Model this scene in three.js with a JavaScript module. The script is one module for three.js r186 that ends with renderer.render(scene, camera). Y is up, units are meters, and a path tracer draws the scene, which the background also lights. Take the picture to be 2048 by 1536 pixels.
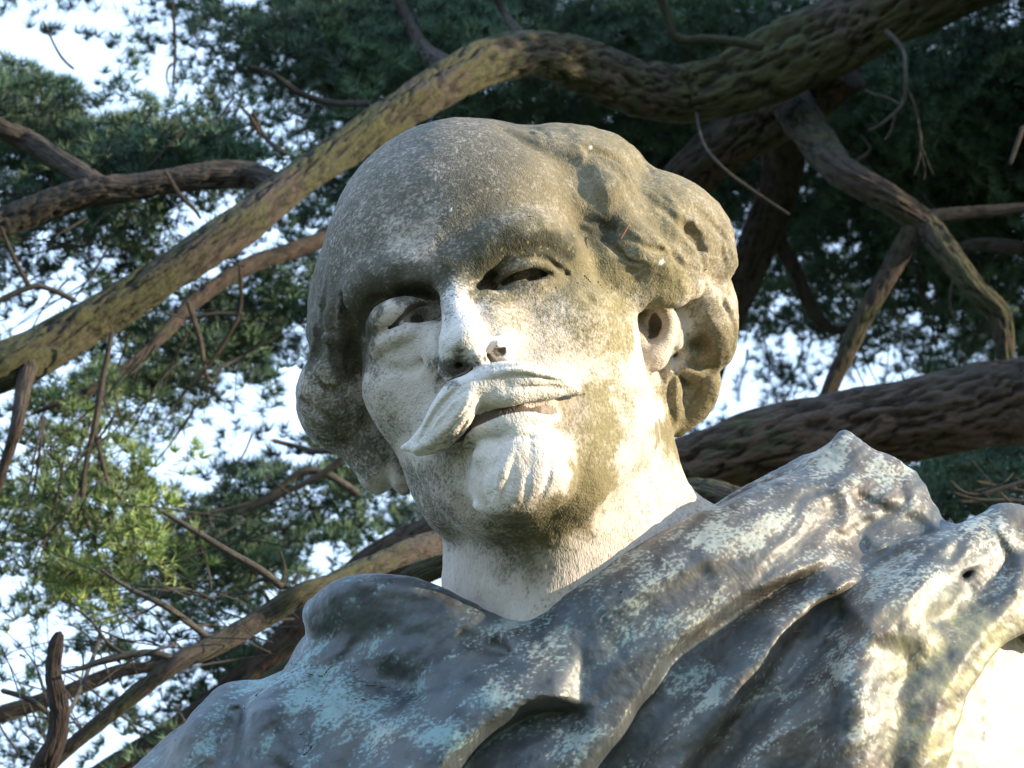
import * as THREE from 'three';
import { mergeGeometries } from 'three/addons/utils/BufferGeometryUtils.js';

// ---------------------------------------------------------------- camera
const D0 = 7, PX = 0.0006, PITCH = 25 * Math.PI / 180;          // the bust is 7 m off, one photograph pixel is 0.6 mm there
const EYE = new THREE.Vector3(0, 1.6, 0);
const DIR = new THREE.Vector3(0, Math.sin(PITCH), -Math.cos(PITCH));
const UPV = new THREE.Vector3(0, Math.cos(PITCH), Math.sin(PITCH));
const RIGHT = new THREE.Vector3(1, 0, 0);
const scene = new THREE.Scene();
const camera = new THREE.PerspectiveCamera(2 * Math.atan(768 * PX / D0) * 180 / Math.PI, 4 / 3, 0.1, 3000);
camera.position.copy(EYE);
camera.lookAt(EYE.clone().add(DIR));
camera.focus = 6.86;
camera.userData.fStop = 16;
scene.add(camera);
const renderer = new THREE.WebGLRenderer({ antialias: true });
renderer.toneMapping = THREE.LinearToneMapping;
renderer.toneMappingExposure = 2.35;
renderer.shadowMap.enabled = true;

// ---------------------------------------------------------------- sun and sky
const sunDir = new THREE.Vector3().addScaledVector(RIGHT, 0.94).addScaledVector(UPV, 0.27).addScaledVector(DIR, -0.11).normalize();
const sun = new THREE.DirectionalLight(new THREE.Color().setRGB(1, 0.835, 0.60), 5);
sun.position.copy(EYE).addScaledVector(DIR, 7).addScaledVector(sunDir, 40);
sun.target.position.copy(EYE).addScaledVector(DIR, 7);
sun.castShadow = true;
sun.shadow.mapSize.set(4096, 4096);
Object.assign(sun.shadow.camera, { left: -9, right: 9, top: 9, bottom: -9, near: 1, far: 90 });
scene.add(sun, sun.target);
{
  const W = 256, H = 128, data = new Float32Array(W * H * 4);
  for (let j = 0; j < H; j++) for (let i = 0; i < W; i++) {
    const el = ((j + 0.5) / H - 0.5) * Math.PI, az = ((i + 0.5) / W - 0.5) * 2 * Math.PI;
    const v = new THREE.Vector3(Math.cos(el) * Math.cos(az), Math.sin(el), Math.cos(el) * Math.sin(az));
    const up = Math.max(0, v.y), g = Math.max(0, v.dot(sunDir));
    const t = Math.pow(up, 0.6), glow = 0.35 * Math.pow(g, 6);
    let c = [0.78 - 0.32 * t + glow, 0.97 - 0.27 * t + glow * 0.85, 1.19 - 0.12 * t + glow * 0.6];
    if (v.y < 0) { const k = Math.min(1, -v.y * 12); c = c.map((x, n) => x * (1 - k) + [0.20, 0.19, 0.14][n] * k); }
    data.set([...c.map(x => x * SKYGAIN()), 1], (j * W + i) * 4);
  }
  const sky = new THREE.DataTexture(data, W, H, THREE.RGBAFormat, THREE.FloatType);
  sky.mapping = THREE.EquirectangularReflectionMapping;
  sky.magFilter = sky.minFilter = THREE.LinearFilter;
  sky.needsUpdate = true;
  scene.background = sky; scene.environment = sky;
}
function SKYGAIN() { return 0.86; }
// ---------------------------------------------------------------- helpers
let seed = 12345;
function rnd() { seed = (seed + 0x6D2B79F5) | 0; let t = Math.imul(seed ^ seed >>> 15, 1 | seed); t = t + Math.imul(t ^ t >>> 7, 61 | t) ^ t; return ((t ^ t >>> 14) >>> 0) / 4294967296; }
const reseed = s => { seed = s; };
const rr = (a, b) => a + (b - a) * rnd();
const lerp = (a, b, t) => a + (b - a) * t;
const clamp = (x, a = 0, b = 1) => x < a ? a : x > b ? b : x;
const smooth = (a, b, x) => { const t = clamp((x - a) / (b - a)); return t * t * (3 - 2 * t); };
const PERM = new Uint8Array(512);
{ reseed(77); const p = [...Array(256).keys()]; for (let i = 255; i > 0; i--) { const j = Math.floor(rnd() * (i + 1)); [p[i], p[j]] = [p[j], p[i]]; } for (let i = 0; i < 512; i++) PERM[i] = p[i & 255]; }
function grad(h, x, y, z) { h &= 15; const u = h < 8 ? x : y, v = h < 4 ? y : h === 12 || h === 14 ? x : z; return ((h & 1) ? -u : u) + ((h & 2) ? -v : v); }
function noise(x, y, z) {
  const X0 = Math.floor(x), Y0 = Math.floor(y), Z0 = Math.floor(z), X = X0 & 255, Y = Y0 & 255, Z = Z0 & 255;
  x -= X0; y -= Y0; z -= Z0;
  const u = x * x * x * (x * (x * 6 - 15) + 10), v = y * y * y * (y * (y * 6 - 15) + 10), w = z * z * z * (z * (z * 6 - 15) + 10);
  const A = PERM[X] + Y, AA = PERM[A] + Z, AB = PERM[A + 1] + Z, B = PERM[X + 1] + Y, BA = PERM[B] + Z, BB = PERM[B + 1] + Z;
  return lerp(lerp(lerp(grad(PERM[AA], x, y, z), grad(PERM[BA], x - 1, y, z), u), lerp(grad(PERM[AB], x, y - 1, z), grad(PERM[BB], x - 1, y - 1, z), u), v),
    lerp(lerp(grad(PERM[AA + 1], x, y, z - 1), grad(PERM[BA + 1], x - 1, y, z - 1), u), lerp(grad(PERM[AB + 1], x, y - 1, z - 1), grad(PERM[BB + 1], x - 1, y - 1, z - 1), u), v), w);
}
function fbm(x, y, z, n = 4) { let s = 0, a = 0.5; for (let i = 0; i < n; i++) { s += a * noise(x, y, z); x = x * 2.03 + 7.1; y = y * 2.03 + 3.7; z = z * 2.03 + 1.3; a *= 0.5; } return s; }
// a point given by its place in the photograph (2048 x 1536) and its distance along the line of sight, in metres
function at(X, Y, D) { return EYE.clone().addScaledVector(DIR, D).addScaledVector(RIGHT, (X - 1024) * PX * D / D0).addScaledVector(UPV, (768 - Y) * PX * D / D0); }
// modelling units of the bust (0.6 mm) to metres
function toWorld(x, y, z) { return EYE.clone().addScaledVector(DIR, D0 - z * PX).addScaledVector(RIGHT, (x - 1024) * PX).addScaledVector(UPV, (768 + y) * PX); }
function tag(o, label, category, group, kind) { if (label) o.userData.label = label; if (category) o.userData.category = category; if (group) o.userData.group = group; if (kind) o.userData.kind = kind; return o; }
function shade(o) { o.castShadow = o.receiveShadow = true; return o; }
function mesh(name, geometry, material, parent) { const m = shade(new THREE.Mesh(geometry, material)); m.name = name; if (parent) parent.add(m); return m; }

// ---------------------------------------------------------------- clay: a distance field of blended shapes, meshed with surface nets
const ID3 = [1, 0, 0, 0, 1, 0, 0, 0, 1];
function ell(c, r, R = ID3) {                                   // ellipsoid; rows of R are its axes
  const [cx, cy, cz] = c, [ra, rb, rc] = r, m = Math.min(ra, rb, rc);
  return (x, y, z) => {
    x -= cx; y -= cy; z -= cz;
    const a = (x * R[0] + y * R[1] + z * R[2]) / ra, b = (x * R[3] + y * R[4] + z * R[5]) / rb, q = (x * R[6] + y * R[7] + z * R[8]) / rc;
    const k0 = Math.sqrt(a * a + b * b + q * q);
    if (k0 < 1e-4) return -m;
    const k1 = Math.sqrt(a * a / (ra * ra) + b * b / (rb * rb) + q * q / (rc * rc));
    return k0 * (k0 - 1) / k1;
  };
}
function spline(pts, n) {                                        // Catmull-Rom through [x, y, z, r]
  const out = [], P = i => pts[Math.max(0, Math.min(pts.length - 1, i))];
  for (let i = 0; i < pts.length - 1; i++) for (let k = 0; k < n; k++) {
    const t = k / n, a = P(i - 1), b = P(i), c = P(i + 1), d = P(i + 2);
    out.push(b.map((_, j) => 0.5 * (2 * b[j] + (c[j] - a[j]) * t + (2 * a[j] - 5 * b[j] + 4 * c[j] - d[j]) * t * t + (3 * b[j] - a[j] - 3 * c[j] + d[j]) * t * t * t)));
  }
  out.push(pts[pts.length - 1]);
  return out;
}
function rope(pts, n = 5) {                                      // tapered round strip along a smooth curve
  const S = pts.length > 2 ? spline(pts, n) : pts;
  const seg = [];
  for (let i = 0; i + 1 < S.length; i++) { const a = S[i], b = S[i + 1], d = [b[0] - a[0], b[1] - a[1], b[2] - a[2]]; seg.push([...a, ...d, b[3] - a[3], 1 / Math.max(1e-6, d[0] * d[0] + d[1] * d[1] + d[2] * d[2])]); }
  return ropeOf(seg);
}
function ropeOf(seg) {
  const f = (x, y, z) => {
    let best = 1e9;
    for (let i = 0; i < seg.length; i++) {
      const d = segment(seg[i], x, y, z);
      if (d < best) best = d;
    }
    return best;
  };
  f.local = (x, y, z, R) => {                                    // the same strip with only the pieces that count within R of a point
    const D = seg.map(s => segment(s, x, y, z)), m = Math.min(...D) + 2.2 * R;
    return ropeOf(seg.filter((s, i) => D[i] <= m));
  };
  return f;
}
function segment(s, x, y, z) {
  const px = x - s[0], py = y - s[1], pz = z - s[2];
  let h = (px * s[4] + py * s[5] + pz * s[6]) * s[8]; h = h < 0 ? 0 : h > 1 ? 1 : h;
  const qx = px - s[4] * h, qy = py - s[5] * h, qz = pz - s[6] * h;
  return Math.sqrt(qx * qx + qy * qy + qz * qz) - s[3] - s[7] * h;
}
class Clay {
  constructor() { this.ops = []; this.warp = null; }
  add(f, k, id) { this.ops.push({ f, k, id, s: 1 }); return this; }
  cut(f, k, id) { this.ops.push({ f, k, id, s: -1 }); return this; }
  // depth of the surface in front at x y, and marks carved into it or raised on it along a curve
  front(x, y, z0 = 620) { let z = z0; for (let i = 0; i < 400 && z > -600; i++) { const d = this.value(this.ops, x, y, z); if (d < 0.5) break; z -= Math.max(0.7, d * 0.7); } return z; }
  groove(pts, r, depth, k, id) { const P = pts.map(([x, y], i) => { const e = i === 0 || i === pts.length - 1 ? 0.35 : 1; return [x, -y, this.front(x, -y) + r - depth * e, r * (0.5 + 0.5 * e)]; }); return this.cut(rope(P, 6), k, id); }
  ridge(pts, r, height, k, id) { const P = pts.map(([x, y], i) => { const e = i === 0 || i === pts.length - 1 ? 0.3 : 1; return [x, -y, this.front(x, -y) - r + height * e, r * (0.4 + 0.6 * e)]; }); return this.add(rope(P, 6), k, id); }
  // value at a point from the listed shapes; leaves the id of the shape that shows there in this.id
  value(ops, x, y, z) {
    let d = 1e6, id = 0, d0 = null;
    for (let i = 0; i < ops.length; i++) {
      const o = ops[i];
      const e = o.f(x, y, z);
      if (d0 === null && o.id === 2) d0 = d;
      if (o.s > 0) {
        if (e < d && o.id) id = o.id;
        const h = o.k - Math.abs(d - e);
        d = Math.min(d, e) - (h > 0 ? h * h * 0.25 / o.k : 0);
      } else {
        if (-e > d && o.id) id = o.id;
        const h = o.k - Math.abs(d + e);
        d = Math.max(d, -e) + (h > 0 ? h * h * 0.25 / o.k : 0);
      }
    }
    this.id = id; this.rise = d0 === null ? 0 : Math.max(0, d0 - d);
    return d;
  }
  mesh(lo, hi, cell, B = 8) {
    const N = [0, 1, 2].map(i => Math.ceil((hi[i] - lo[i]) / cell / B));
    const R = cell * B * 0.87, nx = N[0] * B + 1, ny = N[1] * B + 1;
    const vid = new Map(), pos = [], ids = [], tris = [];
    const n1 = B + 2, buf = new Float64Array(n1 * n1 * n1), blocks = new Map();
    for (let bz = 0; bz < N[2]; bz++) for (let by = 0; by < N[1]; by++) for (let bx = 0; bx < N[0]; bx++) {
      const cx = lo[0] + (bx + 0.5) * B * cell, cy = lo[1] + (by + 0.5) * B * cell, cz = lo[2] + (bz + 0.5) * B * cell;
      const near = this.ops.filter(o => { const e = o.f(cx, cy, cz); return e < o.k + R * 1.7 + 28 || o.s > 0 && e < -R; }).map(o => o.f.local ? { ...o, f: o.f.local(cx, cy, cz, R * 1.35) } : o);
      if (!near.length) continue;
      let d = this.value(near, cx, cy, cz);
      if (Math.abs(d) > R * 1.9 + 20) continue;
      const val = (x, y, z) => { const e = this.value(near, x, y, z); return this.warp && Math.abs(e) < 60 ? e + this.warp(x, y, z, this.id, this.rise) : e; };
      // samples -1 .. B, two by two; those far from the surface are filled with one value
      const ox = lo[0] + (bx * B - 1) * cell, oy = lo[1] + (by * B - 1) * cell, oz = lo[2] + (bz * B - 1) * cell, reach = cell * 0.87 * 3.4 + 9;
      for (let k0 = 0; k0 < n1; k0 += 2) for (let j0 = 0; j0 < n1; j0 += 2) for (let i0 = 0; i0 < n1; i0 += 2) {
        const dc = val(ox + (i0 + 0.5) * cell, oy + (j0 + 0.5) * cell, oz + (k0 + 0.5) * cell), far = Math.abs(dc) > reach;
        for (let k = k0; k < k0 + 2; k++) for (let j = j0; j < j0 + 2; j++) for (let i = i0; i < i0 + 2; i++) buf[i + n1 * (j + n1 * k)] = far ? dc : val(ox + i * cell, oy + j * cell, oz + k * cell);
      }
      const at = (i, j, k) => buf[(i + 1) + n1 * ((j + 1) + n1 * (k + 1))];
      const vert = (i, j, k) => {                                 // the vertex of the cell at i, j, k (may lie one below the block)
        const key = (bx * B + i + 1) + (nx + 1) * ((by * B + j + 1) + (ny + 1) * (bz * B + k + 1));
        let v = vid.get(key);
        if (v !== undefined) return v;
        let sx = 0, sy = 0, sz = 0, n = 0;
        for (let e = 0; e < 12; e++) {
          const ax = e >> 2, p = e & 1, q = (e >> 1) & 1;
          const a = ax === 0 ? [0, p, q] : ax === 1 ? [p, 0, q] : [p, q, 0], b = [...a]; b[ax] = 1;
          const da = at(i + a[0], j + a[1], k + a[2]), db = at(i + b[0], j + b[1], k + b[2]);
          if (da < 0 === db < 0) continue;
          const t = da / (da - db);
          sx += a[0] + (b[0] - a[0]) * t; sy += a[1] + (b[1] - a[1]) * t; sz += a[2] + (b[2] - a[2]) * t; n++;
        }
        const x = lo[0] + (bx * B + i + sx / n) * cell, y = lo[1] + (by * B + j + sy / n) * cell, z = lo[2] + (bz * B + k + sz / n) * cell;
        v = pos.length / 3; vid.set(key, v); pos.push(x, y, z);
        this.value(near, x, y, z); ids.push(this.id);
        return v;
      };
      for (let k = 0; k < B; k++) for (let j = 0; j < B; j++) for (let i = 0; i < B; i++) {
        const d0 = at(i, j, k) < 0;
        for (let ax = 0; ax < 3; ax++) {
          const d1 = at(i + (ax === 0), j + (ax === 1), k + (ax === 2)) < 0;
          if (d0 === d1) continue;
          const [u, w] = ax === 0 ? [[0, 1, 0], [0, 0, 1]] : ax === 1 ? [[0, 0, 1], [1, 0, 0]] : [[1, 0, 0], [0, 1, 0]];
          const a = vert(i - u[0] - w[0], j - u[1] - w[1], k - u[2] - w[2]), b = vert(i - w[0], j - w[1], k - w[2]), c = vert(i, j, k), e = vert(i - u[0], j - u[1], k - u[2]);
          if (d0) tris.push(a, b, c, a, c, e); else tris.push(a, c, b, a, e, c);
        }
      }
    }
    return { pos: new Float32Array(pos), ids, tris };
  }
}
// vertex normals, and one geometry per group of triangles that share a part
function normalsOf(m) {
  const n = new Float32Array(m.pos.length), P = m.pos, T = m.tris;
  for (let t = 0; t < T.length; t += 3) {
    const a = T[t] * 3, b = T[t + 1] * 3, c = T[t + 2] * 3;
    const ux = P[b] - P[a], uy = P[b + 1] - P[a + 1], uz = P[b + 2] - P[a + 2], vx = P[c] - P[a], vy = P[c + 1] - P[a + 1], vz = P[c + 2] - P[a + 2];
    const x = uy * vz - uz * vy, y = uz * vx - ux * vz, z = ux * vy - uy * vx;
    for (const i of [a, b, c]) { n[i] += x; n[i + 1] += y; n[i + 2] += z; }
  }
  for (let i = 0; i < n.length; i += 3) { const l = Math.hypot(n[i], n[i + 1], n[i + 2]) || 1; n[i] /= l; n[i + 1] /= l; n[i + 2] /= l; }
  return n;
}
function splitMesh(m, normals, paint, partOf, uvOf, origin) {
  const buckets = new Map();
  for (let t = 0; t < m.tris.length; t += 3) {
    const p = partOf(m.ids[m.tris[t]], m.ids[m.tris[t + 1]], m.ids[m.tris[t + 2]], m.pos[3 * m.tris[t]]);
    if (!buckets.has(p)) buckets.set(p, []);
    buckets.get(p).push(m.tris[t], m.tris[t + 1], m.tris[t + 2]);
  }
  const out = {}, c = [0, 0, 0];
  for (const [p, T] of buckets) {
    const map = new Map(), pos = [], nor = [], col = [], uv = [], idx = [];
    for (const i of T) {
      let v = map.get(i);
      if (v === undefined) {
        v = map.size; map.set(i, v);
        const x = m.pos[3 * i], y = m.pos[3 * i + 1], z = m.pos[3 * i + 2], a = normals[3 * i], b = normals[3 * i + 1], q = normals[3 * i + 2];
        const w = toWorld(x, y, z).sub(origin);
        pos.push(w.x, w.y, w.z);
        const nw = new THREE.Vector3().addScaledVector(RIGHT, a).addScaledVector(UPV, b).addScaledVector(DIR, -q);
        nor.push(nw.x, nw.y, nw.z);
        paint(c, x, y, z, a, b, q, m.ids[i]); col.push(c[0], c[1], c[2]);
        uv.push(...uvOf(x, y, z, a, b, q));
      }
      idx.push(v);
    }
    const g = new THREE.BufferGeometry();
    g.setAttribute('position', new THREE.Float32BufferAttribute(pos, 3));
    g.setAttribute('normal', new THREE.Float32BufferAttribute(nor, 3));
    g.setAttribute('color', new THREE.Float32BufferAttribute(col, 3));
    g.setAttribute('uv', new THREE.Float32BufferAttribute(uv, 2));
    g.setIndex(idx);
    out[p] = g;
  }
  return out;
}
const CELL = 3.4, FOLIAGE = 1.7;
// ---------------------------------------------------------------- the stone head
// axes of the face in the bust's units (right of the face, up, forward): turned 7 degrees, tilted up 19 and leaning 21
const FR = [0.928, 0.353, 0.121], FU = [-0.299, 0.898, -0.324], FF = [-0.223, 0.265, 0.938], FACE = [...FR, ...FU, ...FF], MM = 4.05;
const M = (a, b, c) => [0, 1, 2].map(i => [997, -689.5, 0][i] + MM * (a * FR[i] + b * FU[i] + c * FF[i]));
const V = (x, y, z, r) => r === undefined ? [x, -y, z] : [x, -y, z, r];
const S3 = (a, b, c) => [a * MM, b * MM, c * MM];
const HAIR = 2, TASH = 3, BEARD = 4, EAR = 5, EYEB = 6, LID = 7, BROW = 8, NOSTRIL = 9, SLIT = 10, LIP = 11, NOSE = 12, EARHOLE = 13, SOCKET = 14;
const head = new Clay();
head.add(ell(M(0, 36, -5), S3(75, 81, 98), FACE), 1, 1)
  .add(ell(M(0, 38, 42), S3(66, 52, 54), FACE), 40, 1)
  .add(ell(M(0, -25, 36), S3(61, 80, 56), FACE), 60, 1)
  .add(ell(M(0, -72, 40), S3(48, 42, 50), FACE), 60, 1)
  .add(ell(M(46, -24, 56), S3(19, 17, 20), FACE), 70, 1)
  .add(ell(M(-45, -24, 56), S3(17, 17, 20), FACE), 70, 1)
  .add(ell(M(50, -62, 16), S3(14, 28, 28), FACE), 60, 1)
  .add(ell(M(-48, -66, 14), S3(12, 24, 26), FACE), 60, 1)
  .add(rope([V(1225, 640, 190, 36), V(1228, 740, 200, 40), V(1205, 860, 240, 44), V(1150, 960, 320, 44)]), 70, 1)
  // neck
  .add(rope([V(1100, 640, -40, 200), V(1128, 1100, 40, 243), V(1140, 1330, 60, 250)], 6), 30, 1)
  .add(rope([V(1250, 760, 30, 46), V(1278, 900, 10, 52), V(1316, 1020, -10, 74), V(1420, 1130, -40, 110)], 6), 60, 1)
  .add(rope([V(1120, 1060, 220, 70), V(1100, 1180, 240, 50), V(1080, 1300, 260, 60)]), 60, 1)
  // upper lip, chin
  .add(ell(M(0, -63, 82), S3(30, 18, 22), FACE), 40, 1)
  .add(ell(M(0, -100, 82), S3(24, 16, 20), FACE), 40, 1)
  // brow ridges and the frown between them
  .add(rope([V(898, 560, 310, 34), V(815, 556, 300, 38), V(745, 578, 255, 36), V(704, 625, 205, 28)]), 50, BROW)
  .add(rope([V(925, 548, 318, 30), V(1000, 497, 320, 38), V(1070, 478, 308, 40), V(1125, 505, 265, 32), V(1152, 552, 225, 24)]), 50, BROW)
  // eye sockets
  .cut(ell(V(812, 628, 326), [82, 44, 74], FACE), 14, SOCKET)
  .cut(ell(V(1048, 545, 360), [82, 34, 68], FACE), 16, SOCKET)
  .cut(rope([V(962, 590, 345, 18), V(985, 580, 325, 28), V(1012, 560, 345, 20)]), 14, SOCKET)
  .cut(ell(V(874, 624, 345), [20, 28, 66]), 16, SOCKET)
  .cut(rope([V(760, 612, 300, 12), V(734, 640, 285, 16), V(728, 680, 262, 14), V(738, 715, 262, 6)]), 18, SOCKET)
  // nose
  .add(ell(V(985, 665, 370), [44, 60, 50], FACE), 50, 1)
  .add(ell(V(885, 715, 350), [26, 50, 50], FACE), 40, 1)
  .add(rope([V(914, 570, 336, 26), V(916, 606, 372, 30), V(922, 640, 415, 33), V(936, 682, 450, 45)]), 18, NOSE)
  .add(ell(V(908, 704, 436), [20, 40, 40], FACE), 14, NOSE)
  .add(ell(V(930, 694, 455), [34, 26, 42], FACE), 16, NOSE)
  .add(ell(V(905, 722, 425), [17, 34, 40], FACE), 12, NOSE)
  .add(ell(V(1002, 702, 430), [22, 24, 40], FACE), 14, NOSE)
  .add(rope([V(955, 712, 478, 15), V(968, 738, 452, 18)]), 10, NOSE)
  .add(rope([V(895, 715, 420, 9), V(893, 742, 415, 12), V(905, 762, 425, 10)]), 8, NOSE)
  .add(ell(V(922, 722, 436), [26, 26, 40], FACE), 10, NOSE)
  .add(rope([V(1008, 682, 430, 12), V(1021, 704, 425, 12), V(1014, 722, 430, 10)]), 8, NOSE)
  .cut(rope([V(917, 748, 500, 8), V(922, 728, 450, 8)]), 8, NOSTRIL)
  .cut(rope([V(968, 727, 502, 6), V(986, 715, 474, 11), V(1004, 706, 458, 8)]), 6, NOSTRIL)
  // eyes: ball, upper and lower lid, the drilled slit
  .add(ell(V(810, 645, 262), [46, 46, 48]), 6, EYEB)
  .add(ell(V(1055, 562, 272), [46, 46, 48]), 6, EYEB)
  .add(rope([V(882, 632, 300, 6), V(848, 616, 322, 14), V(808, 620, 330, 22), V(776, 638, 314, 27), V(757, 660, 286, 19), V(748, 682, 268, 9)]), 10, LID)
  .add(rope([V(882, 650, 306, 9), V(848, 660, 328, 15), V(806, 674, 330, 20), V(764, 694, 300, 18)]), 14, LID)
  .add(rope([V(996, 566, 312, 8), V(1020, 545, 336, 11), V(1050, 535, 346, 12), V(1082, 536, 337, 11), V(1108, 551, 314, 10), V(1142, 574, 268, 6)]), 7, LID)
  .add(rope([V(1000, 592, 308, 9), V(1030, 587, 330, 17), V(1070, 579, 332, 18), V(1105, 572, 314, 13), V(1138, 580, 268, 8)]), 12, LID)
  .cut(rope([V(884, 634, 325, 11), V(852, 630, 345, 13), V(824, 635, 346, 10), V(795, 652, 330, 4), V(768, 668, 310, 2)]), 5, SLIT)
  .add(rope([V(1000, 542, 322, 9), V(1040, 521, 334, 15), V(1085, 518, 324, 15), V(1122, 540, 294, 9)]), 10, BROW)
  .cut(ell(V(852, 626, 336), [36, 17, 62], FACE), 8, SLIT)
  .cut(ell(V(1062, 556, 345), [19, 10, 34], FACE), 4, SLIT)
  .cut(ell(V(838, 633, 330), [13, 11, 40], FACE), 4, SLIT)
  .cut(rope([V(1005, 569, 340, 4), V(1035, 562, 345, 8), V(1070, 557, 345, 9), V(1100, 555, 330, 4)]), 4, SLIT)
  .cut(rope([V(1006, 530, 350, 4), V(1042, 516, 362, 5), V(1080, 514, 352, 5), V(1112, 534, 325, 5), V(1132, 556, 290, 3)]), 8, SOCKET)
  // bags under the eyes
  .add(rope([V(766, 712, 266, 20), V(814, 710, 304, 27), V(870, 688, 326, 20)]), 20, 1)
  .cut(rope([V(748, 726, 282, 4), V(778, 740, 314, 6), V(824, 740, 342, 6), V(878, 710, 354, 3)]), 16, SOCKET)
  .add(rope([V(1010, 612, 330, 16), V(1060, 612, 322, 18), V(1110, 604, 285, 16)]), 30, 1)
  // mouth and lower lip
  .add(rope([V(942, 866, 452, 20), V(1000, 844, 474, 25), V(1060, 834, 468, 24), V(1104, 834, 438, 14)]), 14, LIP)
  // goatee
  .add(ell(V(1042, 935, 436), [90, 78, 58]), 34, BEARD)
  .add(ell(V(1025, 985, 455), [62, 36, 50]), 18, BEARD)
  .add(ell(V(1000, 968, 492), [26, 40, 20]), 8, BEARD)
  .add(ell(V(985, 905, 472), [40, 24, 20]), 20, BEARD)
  .add(ell(V(1068, 905, 476), [42, 50, 30]), 16, BEARD)
  .add(ell(V(1095, 950, 440), [50, 50, 40]), 20, BEARD)
  .add(rope([V(955, 1000, 462, 9), V(1005, 1004, 494, 14), V(1066, 998, 486, 12), V(1100, 975, 455, 12)]), 10, BEARD)
  .add(rope([V(1040, 875, 490, 12), V(1012, 925, 496, 14), V(990, 960, 488, 14), V(980, 985, 470, 12)]), 34, BEARD)
  .cut(rope([V(948, 886, 490, 4), V(1000, 874, 508, 6), V(1060, 868, 500, 4)]), 10, BEARD)
  .cut(rope([V(1050, 905, 530, 9), V(1028, 945, 538, 9), V(1010, 980, 532, 7)]), 20, BEARD)
  .cut(rope([V(935, 890, 478, 8), V(918, 930, 470, 10), V(935, 985, 470, 9)]), 22, BEARD)
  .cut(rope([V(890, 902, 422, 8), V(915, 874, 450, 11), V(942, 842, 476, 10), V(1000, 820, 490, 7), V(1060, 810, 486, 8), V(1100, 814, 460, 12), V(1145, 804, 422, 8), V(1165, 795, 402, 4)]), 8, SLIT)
  // moustache
  .add(rope([V(968, 765, 478, 28), V(1005, 752, 490, 28), V(1050, 754, 486, 28), V(1100, 766, 462, 22), V(1140, 778, 430, 14), V(1164, 785, 405, 5)]), 10, TASH)
  .add(rope([V(962, 788, 484, 22), V(1010, 785, 490, 26), V(1050, 780, 484, 24), V(1100, 780, 456, 17)]), 14, TASH)
  .add(rope([V(948, 780, 490, 18), V(918, 796, 484, 33), V(892, 832, 462, 32), V(868, 862, 434, 25), V(840, 884, 402, 15), V(813, 891, 380, 6)]), 14, TASH)
  .add(rope([V(990, 764, 486, 26), V(955, 772, 490, 28), V(922, 792, 482, 30)]), 16, TASH)
  .add(rope([V(938, 802, 492, 24), V(918, 838, 478, 26), V(886, 878, 442, 20), V(845, 897, 408, 10)]), 14, TASH)
  .add(rope([V(946, 772, 505, 9), V(936, 806, 516, 11), V(908, 846, 497, 11), V(872, 876, 462, 9), V(836, 893, 420, 5)]), 12, TASH)
  .add(rope([V(972, 750, 506, 10), V(1035, 738, 516, 12), V(1100, 752, 490, 10), V(1150, 776, 438, 5)]), 12, TASH)
  .cut(rope([V(925, 772, 524, 3), V(890, 806, 509, 4), V(850, 862, 460, 2)]), 12, TASH)
  .cut(rope([V(990, 792, 524, 4), V(1050, 780, 522, 5), V(1110, 778, 486, 3)]), 9, TASH)
  .cut(ell(V(1015, 770, 530), [14, 8, 14]), 8, TASH)
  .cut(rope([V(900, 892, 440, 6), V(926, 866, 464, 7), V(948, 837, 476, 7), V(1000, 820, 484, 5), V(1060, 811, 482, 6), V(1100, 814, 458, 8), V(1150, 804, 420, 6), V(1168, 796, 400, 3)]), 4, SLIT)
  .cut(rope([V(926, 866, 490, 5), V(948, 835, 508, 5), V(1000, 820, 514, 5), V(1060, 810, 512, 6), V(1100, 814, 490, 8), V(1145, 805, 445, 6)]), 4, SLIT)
  // right ear
  .add(ell(V(1325, 655, 60), [42, 64, 40]), 26, EAR)
  .add(rope([V(1262, 655, 84, 16), V(1280, 685, 92, 18), V(1296, 712, 94, 20)]), 24, EAR)
  .add(ell(V(1309, 712, 88), [26, 30, 24]), 14, EAR)
  .cut(rope([V(1300, 630, 108, 12), V(1312, 648, 98, 19), V(1302, 670, 104, 9)]), 7, EARHOLE)
  .cut(rope([V(1322, 716, 118, 3), V(1334, 690, 114, 6), V(1340, 650, 112, 6), V(1330, 622, 110, 4)]), 8, EARHOLE)
  .add(rope([V(1318, 612, 92, 10), V(1334, 636, 96, 14), V(1332, 676, 96, 16), V(1314, 706, 96, 18)]), 14, EAR)
  .add(rope([V(1342, 604, 78, 12), V(1358, 638, 80, 11), V(1352, 688, 80, 12)]), 8, EAR)
  .add(ell(V(1374, 655, 34), [26, 66, 44]), 16, EAR)
  // hair: crest, right side locks, back
  .add(ell(V(1120, 345, -60), [175, 100, 210]), 30, HAIR)
  .add(ell(V(1300, 480, -60), [160, 140, 220]), 40, HAIR)
  .add(ell(V(1400, 490, -90), [72, 84, 150]), 24, HAIR)
  .add(ell(V(1205, 400, 130), [60, 62, 80]), 60, HAIR)
  .add(rope([V(1245, 470, 160, 50), V(1280, 515, 175, 56), V(1318, 545, 165, 48), V(1368, 572, 145, 22)]), 40, HAIR)
  .add(rope([V(1290, 586, 185, 22), V(1340, 590, 172, 27), V(1380, 582, 146, 19)]), 18, HAIR)
  .add(rope([V(1350, 480, 120, 40), V(1380, 530, 110, 34), V(1382, 565, 120, 20)]), 24, HAIR)
  .add(rope([V(1210, 560, 205, 22), V(1250, 590, 195, 28), V(1300, 588, 175, 22)]), 30, HAIR)
  .add(ell(V(1212, 510, 185), [52, 74, 42]), 40, HAIR)
  .cut(ell(V(1214, 462, 255), [34, 22, 36]), 18, HAIR)
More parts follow.
